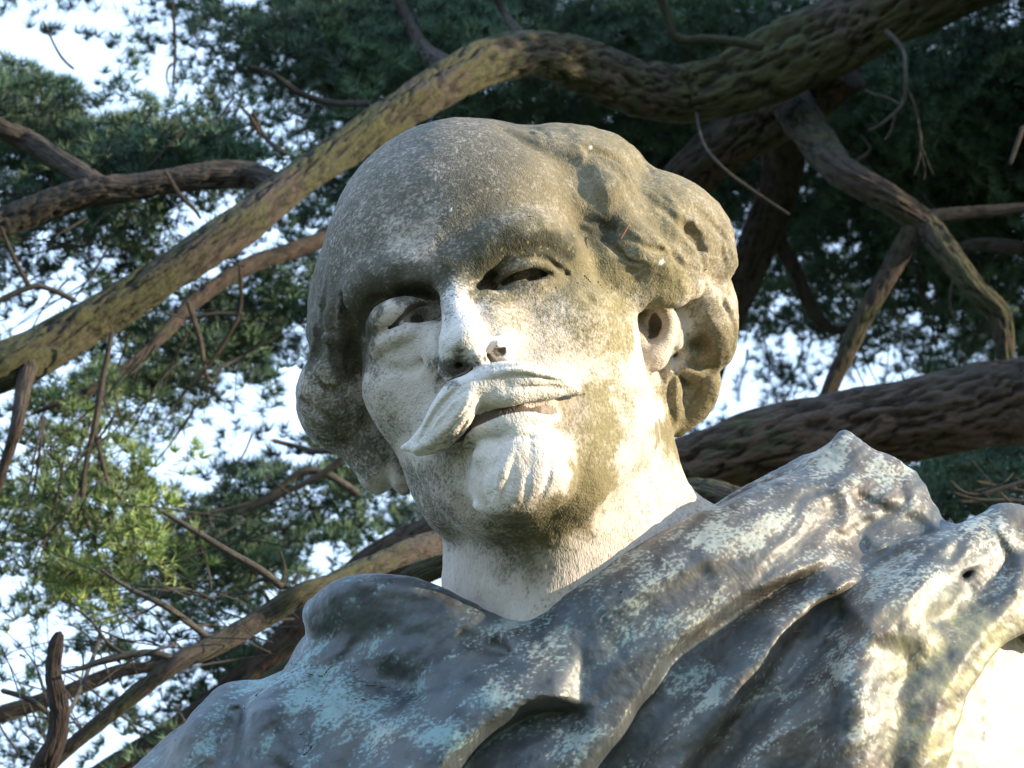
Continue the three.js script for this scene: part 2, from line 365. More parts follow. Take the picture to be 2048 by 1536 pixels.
  .cut(rope([V(1208, 470, 250, 10), V(1228, 500, 256, 8), V(1255, 522, 258, 6), V(1285, 536, 250, 3)]), 8, HAIR)
  .cut(rope([V(1360, 450, 150, 10), V(1392, 490, 112, 11), V(1408, 530, 90, 11)]), 22, HAIR)
  .cut(rope([V(1482, 550, -20, 12), V(1440, 562, 50, 9), V(1408, 550, 84, 8)]), 10, HAIR)
  .add(rope([V(1430, 470, 0, 38), V(1442, 520, 10, 34), V(1430, 560, 20, 24)]), 16, HAIR)
  .add(ell(V(1425, 640, -70), [54, 110, 110]), 16, HAIR)
  .add(ell(V(1385, 690, -40), [50, 90, 70]), 20, HAIR)
  .add(rope([V(1388, 580, 60, 36), V(1418, 625, 50, 48), V(1432, 675, 36, 46), V(1430, 706, 10, 34)]), 30, HAIR)
  .add(rope([V(1370, 730, 30, 26), V(1410, 752, 10, 30), V(1400, 800, -10, 32), V(1355, 858, -30, 18)]), 14, HAIR)
  .add(rope([V(1338, 735, 40, 20), V(1336, 780, 30, 24), V(1345, 846, 0, 20)]), 12, HAIR)
  .add(ell(V(1330, 780, -80), [84, 92, 100]), 30, HAIR)
  .cut(ell(V(1398, 690, 90), [24, 26, 50]), 14, HAIR)
  .cut(rope([V(1420, 770, 50, 3), V(1395, 800, 46, 6), V(1366, 850, 26, 4)]), 12, HAIR)
  .cut(rope([V(1372, 738, 70, 4), V(1362, 780, 66, 6), V(1350, 836, 40, 4)]), 12, HAIR)
  .cut(rope([V(1445, 610, 70, 3), V(1468, 660, 60, 5), V(1458, 700, 50, 3)]), 12, HAIR)
  .cut(rope([V(1290, 350, 160, 3), V(1345, 400, 150, 6), V(1400, 430, 90, 6), V(1440, 470, 50, 4)]), 24, HAIR)
  .cut(rope([V(1180, 300, 130, 3), V(1240, 350, 160, 6), V(1290, 430, 185, 5), V(1350, 520, 190, 3)]), 26, HAIR)
  .cut(rope([V(1460, 725, 60, 6), V(1425, 735, 60, 8), V(1385, 770, 50, 7), V(1362, 800, 40, 5)]), 10, HAIR)
  // hair on the left
  .add(ell(V(700, 640, -20), [86, 170, 200]), 30, HAIR)
  .add(ell(V(684, 800, 20), [92, 105, 130]), 24, HAIR)
  .add(ell(V(736, 885, 30), [58, 60, 90]), 20, HAIR)
  .add(rope([V(690, 560, 170, 30), V(668, 650, 175, 34), V(655, 740, 150, 40), V(650, 800, 110, 50)]), 30, HAIR)
  .cut(rope([V(696, 600, 232, 10), V(708, 680, 225, 13), V(730, 770, 220, 14), V(746, 850, 200, 14), V(760, 910, 190, 14)]), 16, HAIR)
  .cut(rope([V(655, 590, 190, 8), V(646, 680, 180, 12), V(632, 720, 170, 10)]), 20, HAIR)
  .cut(rope([V(612, 800, 140, 8), V(660, 850, 165, 9), V(720, 880, 170, 9)]), 16, HAIR)
  .add(ell(V(758, 925, 40), [46, 62, 80]), 20, HAIR)
  .add(rope([V(785, 915, 95, 16), V(800, 952, 98, 20), V(810, 976, 98, 13)]), 12, EAR);
// strands of the moustache and goatee, then grooves between the locks
for (const p of [[[985, 738], [1040, 732], [1110, 748]], [[985, 762], [1050, 752], [1122, 765]], [[1005, 784], [1060, 773], [1120, 777]], [[942, 776], [905, 802], [862, 858]], [[955, 792], [926, 832], [882, 880]], [[925, 772], [886, 812], [846, 874]]]) head.groove(p, 4, 4.5, 4, TASH);
for (const p of [[[1000, 900], [988, 950], [984, 985]], [[1032, 895], [1020, 950], [1012, 995]], [[1060, 885], [1054, 950], [1046, 1000]], [[1098, 890], [1096, 940], [1080, 990]]]) head.groove(p, 5, 3.2, 9, BEARD);
head.cut(ell([1212, -462, head.front(1212, -462) + 22], [32, 24, 36], [0.9, -0.4, 0, 0.4, 0.9, 0, 0, 0, 1]), 14, HAIR)
  .groove([[1200, 478], [1222, 500], [1250, 522], [1284, 534]], 7, 11, 6, HAIR)
  .groove([[1004, 540], [1042, 525], [1084, 524], [1114, 541], [1138, 566]], 4, 6, 5, SOCKET)
  .groove([[1352, 440], [1384, 478], [1400, 510], [1407, 548]], 9, 9, 12, HAIR)
  .groove([[1452, 556], [1436, 562], [1420, 558], [1404, 544]], 7, 9, 8, HAIR)
  .groove([[1446, 732], [1424, 740], [1396, 736], [1370, 706]], 8, 11, 8, HAIR)
  .groove([[1412, 755], [1392, 800], [1362, 852]], 7, 11, 8, HAIR)
  .groove([[1352, 735], [1340, 785], [1347, 848]], 7, 11, 8, HAIR)
  .groove([[1440, 590], [1462, 640], [1462, 690]], 6, 7, 8, HAIR)
  .groove([[1240, 470], [1290, 500], [1345, 520], [1385, 560]], 7, 6, 12, HAIR)
  .groove([[1180, 300], [1250, 340], [1330, 420], [1352, 450]], 9, 7, 16, HAIR)
  .groove([[1170, 590], [1205, 622], [1245, 624]], 10, 8, 12, HAIR)
  .groove([[655, 560], [646, 640], [654, 725]], 9, 11, 10, HAIR)
  .groove([[676, 600], [672, 690], [690, 770], [708, 840]], 7, 8, 10, HAIR)
  .groove([[604, 800], [650, 828], [702, 852]], 8, 11, 8, HAIR)
  .groove([[622, 730], [640, 766], [694, 784]], 8, 10, 8, HAIR)
  .groove([[640, 880], [690, 882], [735, 905]], 7, 9, 8, HAIR)
  .groove([[1010, 258], [1070, 292], [1150, 336], [1192, 404]], 12, 6, 22, HAIR);
head.warp = (x, y, z, id, rise) => {
  let d = 2.6 * noise(x * 0.016, y * 0.016, z * 0.016) + 1.1 * noise(x * 0.05 + 9, y * 0.05, z * 0.05) + 0.7 * noise(x * 0.13, y * 0.13 + 4, z * 0.13);
  const h = Math.min(1, rise / 14);
  if (h > 0) {
    const w = noise(x * 0.012, y * 0.012, z * 0.012 + 5) * 60;
    d += h * (4.0 * noise((x * 0.8 + y * 0.5 + w) * 0.04, (y - x * 0.6) * 0.012 + 3, z * 0.02) + 2.2 * noise(x * 0.03 + 3, y * 0.03, z * 0.03));
  }
  return d;
};
// weathering, plus shade painted in under brows and nose and in hollows: [x, y, grey dirt and shade, olive lichen, yellow specks] at places on the head, blended between them
const WEATHER_SHADE = [[830, 380, .74, .1, 0], [840, 490, .48, .08, 0], [720, 480, .74, .12, 0], [960, 280, .8, .35, 0], [1100, 380, .72, .5, .05], [1120, 320, .72, .5, 0], [1000, 450, .84, .35, .05], [960, 400, .9, .3, 0], [1010, 330, .86, .4, 0],
  [800, 580, 1, .6, .3], [850, 590, 1, .6, .2], [755, 600, 1, .6, .35], [730, 650, 1, .6, .35], [735, 700, .9, .6, .3], [900, 555, .97, .6, .25], [980, 540, .95, .75, .3], [1025, 500, 1, .75, .8], [1072, 482, .97, .7, .9], [1045, 512, 1, .75, .8], [1090, 500, 1, .7, .9], [1125, 518, .95, .75, .8], [975, 555, 1, .75, .3], [1140, 550, .8, .75, .3], [1060, 440, .6, .4, .05], [1150, 560, .6, .8, .2],
  [1180, 400, .6, .6, .1], [1190, 540, .42, .8, .15], [1090, 440, .55, .35, .1], [795, 632, .12, 0, 0], [770, 690, .2, .05, 0], [845, 690, .1, 0, 0], [855, 622, .45, 0, 0], [985, 582, .6, .7, .1],
  [1050, 533, .4, .5, .2], [1070, 556, .8, .4, 0], [1060, 592, .3, .55, .1], [1000, 630, .25, .45, 0], [1100, 650, .2, .3, 0], [910, 585, .4, .35, 0], [935, 635, .04, .02, 0], [960, 685, .12, .1, 0],
  [915, 728, .96, .65, .15], [912, 745, .9, .6, .1], [940, 772, .03, 0, 0], [925, 785, .02, 0, 0], [985, 708, .4, .2, 0], [1015, 705, .1, .15, 0], [880, 620, .5, .1, 0], [890, 690, .15, .05, 0], [800, 760, .18, .03, 0], [760, 800, .35, .1, 0], [850, 760, .1, 0, 0], [800, 860, .45, .1, 0],
  [820, 950, .65, .35, .05], [865, 1030, .6, .3, 0], [880, 940, .5, .2, 0], [1110, 700, .25, .42, .05], [1060, 690, .2, .3, 0], [1170, 720, .2, .4, .05], [1180, 790, .35, .8, .1], [1160, 650, .28, .5, .05], [1090, 620, .35, .5, .05], [1205, 850, .35, .8, .15], [1180, 960, .45, .9, .25],
  [1120, 1030, .7, .9, .2], [1240, 690, .25, .7, .1], [1243, 800, .2, .5, .1], [1225, 620, .3, .7, .2], [1280, 720, 0, .02, 0], [1285, 820, .04, 0, 0], [1275, 920, .18, .12, 0], [1320, 1000, .26, .1, 0], [1200, 1090, .26, .1, 0],
  [1230, 1020, .18, .25, 0], [1150, 1150, .2, .06, 0], [940, 1130, .18, 0, 0], [1000, 1200, .15, .05, 0], [960, 1085, .4, .15, 0], [1050, 750, 0, 0, 0], [1120, 768, .03, .05, 0], [960, 775, .05, 0, 0], [890, 830, .04, 0, 0], [825, 890, .1, 0, 0],
  [1080, 940, 0, 0, 0], [1000, 840, .08, 0, 0], [980, 900, .05, 0, 0], [955, 980, .12, .02, 0], [1060, 880, 0, 0, 0], [1020, 975, .03, 0, 0], [1020, 1010, .6, .4, 0], [1045, 1035, .8, .7, .1], [1010, 1075, .7, .35, 0], [1130, 1090, .35, .15, 0],
  [1140, 806, .45, .1, 0], [905, 880, .6, .1, 0], [1310, 700, 0, 0, 0], [1350, 650, .05, 0, 0], [1300, 650, .3, 0, 0], [1300, 540, .4, .7, .5], [1330, 592, .45, .85, 1], [1208, 470, .95, .55, .2], [1330, 430, .58, .7, .2],
  [1400, 450, .55, .5, .1], [1442, 520, .62, .4, .05], [1425, 600, .3, .45, .15], [1425, 690, .75, .7, .6], [1395, 800, .45, .75, .5], [1345, 780, .4, .65, .4], [1340, 860, .45, .8, .3], [1280, 330, .66, .55, .05], [1120, 280, .66, .45, .05],
  [660, 600, .85, .15, 0], [640, 780, .55, .08, 0], [690, 860, .75, .3, .05], [740, 900, .75, .4, .1], [620, 700, .85, .1, 0], [790, 965, .15, 0, 0], [710, 700, .95, .35, .05]];
function weatherShade(x, y, out) {
  let s = 0; out[0] = out[1] = out[2] = 0;
  for (const w of WEATHER_SHADE) { const d = (x - w[0]) ** 2 + (y - w[1]) ** 2 + 260, k = 1 / (d * d); s += k; out[0] += k * w[2]; out[1] += k * w[3]; out[2] += k * w[4]; }
  out[0] /= s; out[1] /= s; out[2] /= s;
}
const W3 = [0, 0, 0];
function mix3(c, r, g, b, t) { c[0] += (r - c[0]) * t; c[1] += (g - c[1]) * t; c[2] += (b - c[2]) * t; }
function paintStone(c, x, y, z, nx, ny, nz, id) {
  weatherShade(x + 22 * noise(x * 0.03, y * 0.03, z * 0.03), -y + 22 * noise(x * 0.03 + 40, y * 0.03, z * 0.03), W3);
  const grit = noise(x * 0.29, y * 0.29, z * 0.29) + 0.8 * noise(x * 0.14 + 5, y * 0.14, z * 0.14), mid = fbm(x * 0.03 + 2, y * 0.03, z * 0.03, 3), big = fbm(x * 0.009, y * 0.009 + 8, z * 0.009, 3);
  c[0] = 0.50; c[1] = 0.448; c[2] = 0.395;                       // clean limestone
  mix3(c, 0.42, 0.33, 0.26, clamp(0.25 + big * 1.4) * 0.6);
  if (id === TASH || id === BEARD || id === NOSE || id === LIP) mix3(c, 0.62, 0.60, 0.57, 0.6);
  const olive = smooth(0.18, 0.8, W3[1] + 0.3 * grit + 0.28 * mid);
  mix3(c, 0.165, 0.142, 0.052, olive * 0.94);
  const grimeShade = smooth(0.16, 0.85, W3[0] + 0.36 * grit + 0.26 * mid);
  mix3(c, 0.050, 0.047, 0.033, grimeShade * 0.93);
  mix3(c, 0.028, 0.027, 0.011, 0.85 * smooth(0.84, 0.98, W3[0] + 0.06 * grit));  // darkest lichen, deepened under the brows to paint in their shade
  const white = smooth(0.5, 1.0, grit + mid * 1.2 + 0.2 * big - 0.05) * (0.25 + 0.5 * W3[0]) * (1 - smooth(0.8, 0.95, W3[0]));  // pale crusts
  const tan = smooth(940, 1120, x + 40 * mid);                   // the sheltered side has gone tan
  mix3(c, lerp(0.30, 0.26, tan), lerp(0.285, 0.218, tan), lerp(0.24, 0.13, tan), white * 0.45);
  mix3(c, 0.155, 0.125, 0.062, tan * 0.55 * smooth(0.2, 0.5, W3[0]) * (1 - smooth(0.78, 0.92, W3[0])));
  const gold = smooth(0.46, 0.7, noise(x * 0.12 + 20, y * 0.12, z * 0.12 + 7) + 0.25 * grit) * W3[2];
  mix3(c, 0.34, 0.26, 0.08, gold * 0.85);
  for (const [u, v, r] of [[1218, 776, 6], [1317, 529, 7], [1180, 300, 4], [1345, 700, 3], [905, 430, 4]]) mix3(c, 0.62, 0.61, 0.58, 0.9 * smooth(r, r * 0.5, Math.hypot(x - u, -y - v) + 2 * grit) * (z > 0 ? 1 : 0));
  if (id === SLIT || id === NOSTRIL || id === EARHOLE) mix3(c, 0.05, 0.032, 0.022, id === SLIT && x > 1080 && y < -780 ? 0.5 : 0.85);  // slits, nostrils and ear holes painted dark brown for the shade inside
  const k = 1 + 0.16 * grit; c[0] *= k; c[1] *= k; c[2] *= k;
}
// seamless grey texture from periodic value noise
function grainTexture(size, layers, pow = 1, srgb = false) {
  const a = new Float32Array(size * size);
  for (const [cells, amp, sx = 1] of layers) {
    const cx = cells * sx, g = new Float32Array(cells * cx).map(() => rnd());
    for (let j = 0; j < size; j++) for (let i = 0; i < size; i++) {
      const u = i / size * cx, v = j / size * cells, i0 = Math.floor(u), j0 = Math.floor(v), fu = u - i0, fv = v - j0, a0 = fu * fu * (3 - 2 * fu), b0 = fv * fv * (3 - 2 * fv);
      const i1 = (i0 + 1) % cx, j1 = (j0 + 1) % cells;
      a[j * size + i] += amp * lerp(lerp(g[j0 * cx + i0], g[j0 * cx + i1], a0), lerp(g[j1 * cx + i0], g[j1 * cx + i1], a0), b0);
    }
  }
  let lo = 1e9, hi = -1e9; for (const v of a) { lo = Math.min(lo, v); hi = Math.max(hi, v); }
  const d = new Uint8Array(size * size * 4);
  for (let i = 0; i < a.length; i++) { const v = Math.round(255 * Math.pow((a[i] - lo) / (hi - lo), pow)); d.set([v, v, v, 255], i * 4); }
  const t = new THREE.DataTexture(d, size, size);
  t.wrapS = t.wrapT = THREE.RepeatWrapping; t.magFilter = t.minFilter = THREE.LinearFilter; if (srgb) t.colorSpace = THREE.SRGBColorSpace; t.needsUpdate = true;
  return t;
}
reseed(5);
const stoneBump = grainTexture(1024, [[64, 0.5], [140, 0.7], [256, 0.6]]);
const stoneMat = new THREE.MeshStandardMaterial({ name: 'weathered stone', vertexColors: true, roughness: 0.92, bumpMap: stoneBump, bumpScale: 0.0011 });
const statueBase = toWorld(1150, -2300, -100); statueBase.y = 0;
const statue = new THREE.Group(); statue.name = 'statue'; statue.position.copy(statueBase); scene.add(statue);
tag(statue, 'weathered pale stone bust of a moustached man wrapped in a green bronze cloak', 'statue');
{
  const part = { [HAIR]: 'hair', [TASH]: 'moustache', [BEARD]: 'beard', [EAR]: 'ear', [EARHOLE]: 'ear', [EYEB]: 'eye', [LID]: 'eye', [NOSE]: 'nose', [NOSTRIL]: 'nose', [LIP]: 'lip' };
  const all = {};
  for (const [lo, hi, cell] of [[[540, -1330, -130], [1540, -200, 580], CELL], [[540, -1330, -560], [1540, -200, -122], CELL * 3]]) {   // finer in front than behind
    const m = head.mesh(lo, hi, cell);
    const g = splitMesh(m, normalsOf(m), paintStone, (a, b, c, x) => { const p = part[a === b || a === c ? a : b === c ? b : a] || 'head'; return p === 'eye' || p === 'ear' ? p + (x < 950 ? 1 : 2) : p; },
      (x, y, z) => { const X = x - 1030, Y = y + 690, Z = z + 20, r = Math.hypot(X, Y, Z); return [Math.atan2(X, Z), Math.asin(clamp(Y / r, -1, 1))]; }, statueBase);
    for (const k of Object.keys(g)) (all[k] ||= []).push(g[k]);
  }
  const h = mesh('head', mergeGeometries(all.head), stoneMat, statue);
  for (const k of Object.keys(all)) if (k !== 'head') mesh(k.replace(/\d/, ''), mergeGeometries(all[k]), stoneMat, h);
}
console.log('head done', Math.round(performance.now()));
// ---------------------------------------------------------------- the bronze cloak and the pale stone below it
const HEM = 2;
const cloak = new Clay();
cloak.add(ell(V(1130, 1800, -60), [980, 560, 440]), 1, 1)
  // the broad masses: chest, raised right shoulder, roll round the neck, left collar, left shoulder
  .add(rope([V(1780, 1250, -10, 180), V(1450, 1320, 110, 210), V(1150, 1460, 180, 225), V(880, 1620, 200, 230)], 6), 90, 1)
  .add(rope([V(1400, 1190, 50, 130), V(1150, 1360, 160, 150), V(900, 1450, 180, 170)], 6), 70, 1)
  .add(rope([V(680, 1340, 60, 100), V(860, 1340, 140, 110), V(1000, 1390, 190, 120)], 6), 70, 1)
  .add(rope([V(1430, 1240, 0, 150), V(1640, 1150, 0, 150), V(1850, 1210, 0, 150), V(2080, 1330, 0, 200)]), 90, 1)
  .add(rope([V(1670, 1010, 40, 74), V(1597, 1034, 80, 84), V(1440, 1108, 190, 92), V(1237, 1214, 265, 88), V(1080, 1310, 300, 66), V(930, 1415, 320, 80), V(790, 1540, 340, 90), V(690, 1660, 350, 90)], 6), 80, 1)
  .add(rope([V(1720, 1280, 150, 140), V(1560, 1420, 230, 160), V(1420, 1600, 260, 170)]), 80, 1)
  .add(ell(V(1720, 1040, 10), [150, 100, 110]), 40, 1)
  .add(rope([V(1610, 1030, 10, 60), V(1652, 960, 5, 52), V(1688, 912, 0, 36), V(1691, 884, -5, 20)]), 36, 1)
  .add(rope([V(1700, 930, 0, 44), V(1770, 952, 5, 40), V(1806, 974, 5, 34), V(1808, 1030, 20, 46), V(1870, 1100, 40, 56)]), 30, 1)
  .add(rope([V(1430, 1050, -40, 30), V(1530, 1000, -50, 36), V(1620, 955, -40, 40)]), 40, 1)
  .add(rope([V(2000, 1068, 70, 52), V(1900, 1130, 150, 70), V(1775, 1215, 245, 74), V(1710, 1320, 320, 76), V(1690, 1440, 345, 90), V(1680, 1640, 350, 100)], 6), 50, 1)
  .add(rope([V(2020, 1070, 60, 50), V(2060, 1150, 110, 60), V(1980, 1240, 190, 60), V(1880, 1330, 250, 80), V(1800, 1480, 290, 100), V(1790, 1640, 300, 100)], 6), 50, 1)
  .add(rope([V(650, 1224, 120, 42), V(715, 1198, 180, 52), V(820, 1198, 222, 50), V(930, 1240, 262, 46), V(1020, 1284, 290, 40)], 6), 36, 1)
  .add(rope([V(700, 1300, 140, 66), V(830, 1300, 225, 70), V(960, 1320, 285, 56)]), 60, 1)
  .cut(rope([V(640, 1272, 180, 16), V(700, 1262, 246, 26), V(770, 1256, 286, 24), V(835, 1254, 308, 8)]), 20, 1)
  .cut(rope([V(930, 1258, 328, 5), V(975, 1272, 344, 10), V(1025, 1294, 352, 6)]), 18, 1)
  .add(rope([V(480, 1430, 60, 70), V(440, 1500, 120, 80), V(420, 1630, 150, 90)]), 60, 1)
  .add(rope([V(600, 1420, 170, 80), V(570, 1500, 230, 90), V(560, 1620, 260, 100)]), 70, 1)
  .add(rope([V(700, 1420, 230, 80), V(720, 1500, 280, 90), V(690, 1620, 300, 90)]), 70, 1)
  .cut(ell(V(1916, 1142, 235), [17, 10, 40], [0.86, 0.5, 0, -0.5, 0.86, 0, 0, 0, 1]), 16, 1)
  // where the cloak ends at the lower right
  .cut(ell(V(2110, 1580, 150), [290, 345, 420]), 8, 3);
// folds: [curve in x y, height, width of the slope on its upper left side, on its lower right side]; heights below zero are valleys
const FOLDS = [
  [[[1160, 1370], [1068, 1372], [983, 1415], [897, 1493], [830, 1600]], 46, 80, 12], [[[1180, 1400], [1085, 1404], [1000, 1440], [925, 1520], [870, 1620]], -36, 10, 60],
  [[[1700, 1075], [1494, 1165], [1366, 1245], [1281, 1340], [1221, 1440], [1100, 1590]], 32, 120, 18], [[[1640, 1130], [1494, 1195], [1376, 1278], [1290, 1375], [1230, 1470], [1120, 1620]], -26, 14, 60],
  [[[1730, 1115], [1631, 1180], [1554, 1250], [1490, 1340], [1400, 1450], [1270, 1620]], 34, 70, 16], [[[1600, 1225], [1530, 1305], [1450, 1410], [1330, 1560]], -16, 14, 40],
  [[[1700, 1215], [1640, 1268], [1560, 1350], [1470, 1450], [1350, 1600]], -40, 46, 30], [[[1900, 1120], [1770, 1185], [1690, 1245], [1668, 1330], [1665, 1440], [1640, 1620]], 30, 26, 90],
  [[[1760, 1250], [1745, 1340], [1755, 1440], [1740, 1600]], -14, 40, 60], [[[1850, 1220], [1820, 1320], [1800, 1440], [1790, 1600]], 14, 40, 40],
  [[[1034, 1262], [960, 1320], [860, 1400], [760, 1500], [680, 1620]], -16, 50, 40], [[[1010, 1300], [880, 1380], [740, 1500], [660, 1600]], 8, 20, 30],
  [[[330, 1500], [400, 1440], [480, 1400], [560, 1370]], 8, 20, 30], [[[540, 1380], [560, 1450], [620, 1540], [640, 1620]], 14, 20, 30], [[[620, 1340], [700, 1390], [720, 1480], [700, 1560]], -13, 24, 40], [[[430, 1480], [450, 1540], [440, 1620]], 12, 16, 24], [[[760, 1330], [840, 1370], [860, 1440], [800, 1520]], -9, 30, 30],
  [[[470, 1400], [478, 1460], [468, 1600]], -9, 34, 34], [[[510, 1395], [520, 1470], [505, 1620]], 14, 24, 40], [[[560, 1420], [600, 1500], [590, 1620]], -12, 40, 40], [[[400, 1450], [400, 1520], [385, 1620]], 10, 30, 30],
  [[[1690, 990], [1740, 1010], [1790, 1032], [1860, 1058]], -12, 14, 16], [[[1660, 960], [1690, 1010], [1680, 1070]], 10, 20, 14], [[[1710, 1050], [1760, 1030], [1800, 1000], [1790, 960]], -9, 12, 12], [[[1720, 1080], [1800, 1080], [1900, 1070]], 12, 24, 16],
  [[[640, 1190], [720, 1160], [820, 1168], [930, 1214]], 6, 14, 18], [[[700, 1280], [760, 1330], [860, 1350]], -10, 40, 40], [[[1560, 1010], [1440, 1075], [1300, 1150], [1150, 1230]], 8, 30, 24], [[[1420, 1120], [1300, 1195], [1200, 1290]], -8, 30, 40],
  [[[1980, 1040], [2020, 1110], [2010, 1190]], 10, 14, 20], [[[2040, 1160], [1960, 1235], [1890, 1330], [1830, 1450], [1810, 1600]], 12, 30, 16]];
const GX = 100, GY = 800, GN = 270, GM = 120, GS = 8, fold = new Float32Array(GN * GM);
for (const [pts, h, wl, wr] of FOLDS) {
  const S = spline(pts, 6);
  for (let j = 0; j < GM; j++) for (let i = 0; i < GN; i++) {
    const x = GX + i * GS, y = GY + j * GS;
    let best = 1e9, side = 1, at = 0;
    for (let k = 0; k + 1 < S.length; k++) {
      const ax = S[k][0], ay = S[k][1], dx = S[k + 1][0] - ax, dy = S[k + 1][1] - ay, t = clamp(((x - ax) * dx + (y - ay) * dy) / (dx * dx + dy * dy));
      const px = x - ax - dx * t, py = y - ay - dy * t, d = Math.hypot(px, py);
      if (d < best) { best = d; side = px * dy - py * dx; at = (k + t) / (S.length - 1); }
    }
    if (best > 300) continue;
    const left = side > 0 ? wr : wl, ends = smooth(0, 0.16, at) * (pts[pts.length - 1][1] > 1540 ? 1 : smooth(1, 0.84, at));
    fold[j * GN + i] += h * ends * Math.exp(-((best / left) ** 2));
  }
}
function foldAt(x, y) {
  const u = clamp((x - GX) / GS, 0, GN - 1.01), v = clamp((y - GY) / GS, 0, GM - 1.01), i = Math.floor(u), j = Math.floor(v), a = u - i, b = v - j, k = j * GN + i;
  return lerp(lerp(fold[k], fold[k + 1], a), lerp(fold[k + GN], fold[k + GN + 1], a), b);
}
cloak.warp = (x, y, z) => {
  const u = (x * 0.8 + y * 0.6), v = (y * 0.8 - x * 0.6), w = 40 * noise(x * 0.006, y * 0.006, z * 0.006);
  const rg = 1 - Math.abs(noise((v + w * 0.6) * 0.019 + 4, u * 0.0045, z * 0.004)) * 2.2, band = smooth(700, 1100, x) * 4;
  const f = band * Math.max(0, rg) + (z > -40 ? foldAt(x + 10 * noise(x * 0.012, y * 0.012, 2), -y + 10 * noise(x * 0.012, y * 0.012, 8)) * smooth(-40, 60, z) : 0);
  return -f + 3.5 * noise((v + w) * 0.014, u * 0.004, z * 0.006) + 1.6 * noise((v + w) * 0.036, u * 0.009 + 7, z * 0.01) + 1.8 * noise(x * 0.02, y * 0.02, z * 0.02) + 1.2 * noise(x * 0.06, y * 0.06, z * 0.06) + 0.4 * noise(x * 0.15, y * 0.15, z * 0.15);
};
const PATINA = [[520, 1350, 90, 50], [660, 1370, 120, 90], [740, 1440, 110, 80], [880, 1450, 90, 60], [1000, 1370, 60, 40], [1110, 1290, 60, 40], [1250, 1220, 100, 50], [1290, 1130, 90, 50], [1450, 1070, 100, 45], [1530, 1040, 60, 40], [1380, 1350, 70, 60],
  [1780, 1150, 110, 60], [1660, 930, 60, 60], [1780, 940, 50, 40], [1960, 1060, 70, 50], [420, 1460, 60, 50], [780, 1300, 70, 40], [1130, 1460, 80, 60], [1700, 1420, 40, 120], [1660, 1300, 30, 60], [1990, 1150, 40, 60]];
function paintBronze(c, x, y, z, nx, ny, nz) {
  const u = (x * 0.8 + y * 0.6), v = (y * 0.8 - x * 0.6), w = 60 * fbm(x * 0.008, y * 0.008, z * 0.008, 2);
  const flow = noise((v + w) * 0.028, u * 0.0045, 3) + 0.7 * noise((v + w) * 0.075, u * 0.011, 9), mid = fbm(x * 0.019, y * 0.019, z * 0.019, 4), big = fbm(x * 0.005 + 3, y * 0.005, 5, 3), grit = noise(x * 0.14, y * 0.14, z * 0.14) + 0.7 * noise(x * 0.27, y * 0.27, z * 0.27);
  let here = 0;
  for (const p of PATINA) here = Math.max(here, 1 - ((x - p[0]) / p[2]) ** 2 - ((-y - p[1]) / p[3]) ** 2);
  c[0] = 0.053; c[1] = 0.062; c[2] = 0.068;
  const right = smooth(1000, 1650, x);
  mix3(c, 0.18, 0.14, 0.105, clamp(0.35 * right + 0.7 * flow * right + 0.8 * big) * 0.95);  // brown, stronger on the right, where the warmth of sunlight is painted in
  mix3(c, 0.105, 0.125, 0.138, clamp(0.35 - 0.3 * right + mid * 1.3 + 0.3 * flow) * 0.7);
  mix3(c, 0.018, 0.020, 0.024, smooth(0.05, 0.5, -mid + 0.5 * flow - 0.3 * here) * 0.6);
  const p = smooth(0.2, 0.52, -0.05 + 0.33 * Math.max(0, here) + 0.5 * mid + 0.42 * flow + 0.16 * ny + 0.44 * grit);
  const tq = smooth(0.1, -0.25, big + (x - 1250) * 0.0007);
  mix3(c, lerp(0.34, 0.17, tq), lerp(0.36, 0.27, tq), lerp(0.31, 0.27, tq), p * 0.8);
  const moss = smooth(1690, 1850, x) * smooth(-1150, -1260, y);
  mix3(c, 0.24, 0.225, 0.13, moss * clamp(0.6 + mid * 1.6));
  const k = 1 + 0.10 * grit; c[0] *= k; c[1] *= k; c[2] *= k;
}
{
  const bump = grainTexture(1024, [[24, 0.5], [70, 0.6], [160, 0.5]]);
  const bronze = new THREE.MeshStandardMaterial({ name: 'old bronze', vertexColors: true, roughness: 0.5, metalness: 0.2, bumpMap: bump, bumpScale: 0.0007 });
  const all = [];
  for (const [lo, hi, cell] of [[[200, -1680, -60], [2200, -840, 560], CELL * 1.1], [[100, -1680, -560], [2200, -840, -50], CELL * 4]]) {
    const m = cloak.mesh(lo, hi, cell);
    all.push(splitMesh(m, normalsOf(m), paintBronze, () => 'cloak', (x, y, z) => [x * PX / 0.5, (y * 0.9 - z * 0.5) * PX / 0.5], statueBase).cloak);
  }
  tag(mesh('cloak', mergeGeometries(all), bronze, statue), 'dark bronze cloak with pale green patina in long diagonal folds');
  const stone = new Clay();
  stone.add(ell(V(1750, 1605, 0), [430, 440, 335]), 1, 1);
  stone.warp = (x, y, z) => 7 * noise(x * 0.02, y * 0.02, z * 0.02) + 4 * noise(x * 0.06, y * 0.06, z * 0.06) + 2 * noise(x * 0.14, y * 0.14, z * 0.14);
  const m = stone.mesh([1600, -1680, -350], [2340, -1140, 360], CELL * 1.8);
  const g = splitMesh(m, normalsOf(m), (c, x, y, z) => { const q = fbm(x * 0.03, y * 0.03, z * 0.03, 4); c[0] = 0.58 + 0.2 * q; c[1] = 0.54 + 0.2 * q; c[2] = 0.48 + 0.2 * q; }, () => 's', (x, y, z) => [x * PX, y * PX], statueBase).s;
  tag(mesh('stone_shoulder', g, stoneMat, statue), 'bright rough stone shoulder below the hem of the cloak');
}
console.log('cloak done', Math.round(performance.now()));
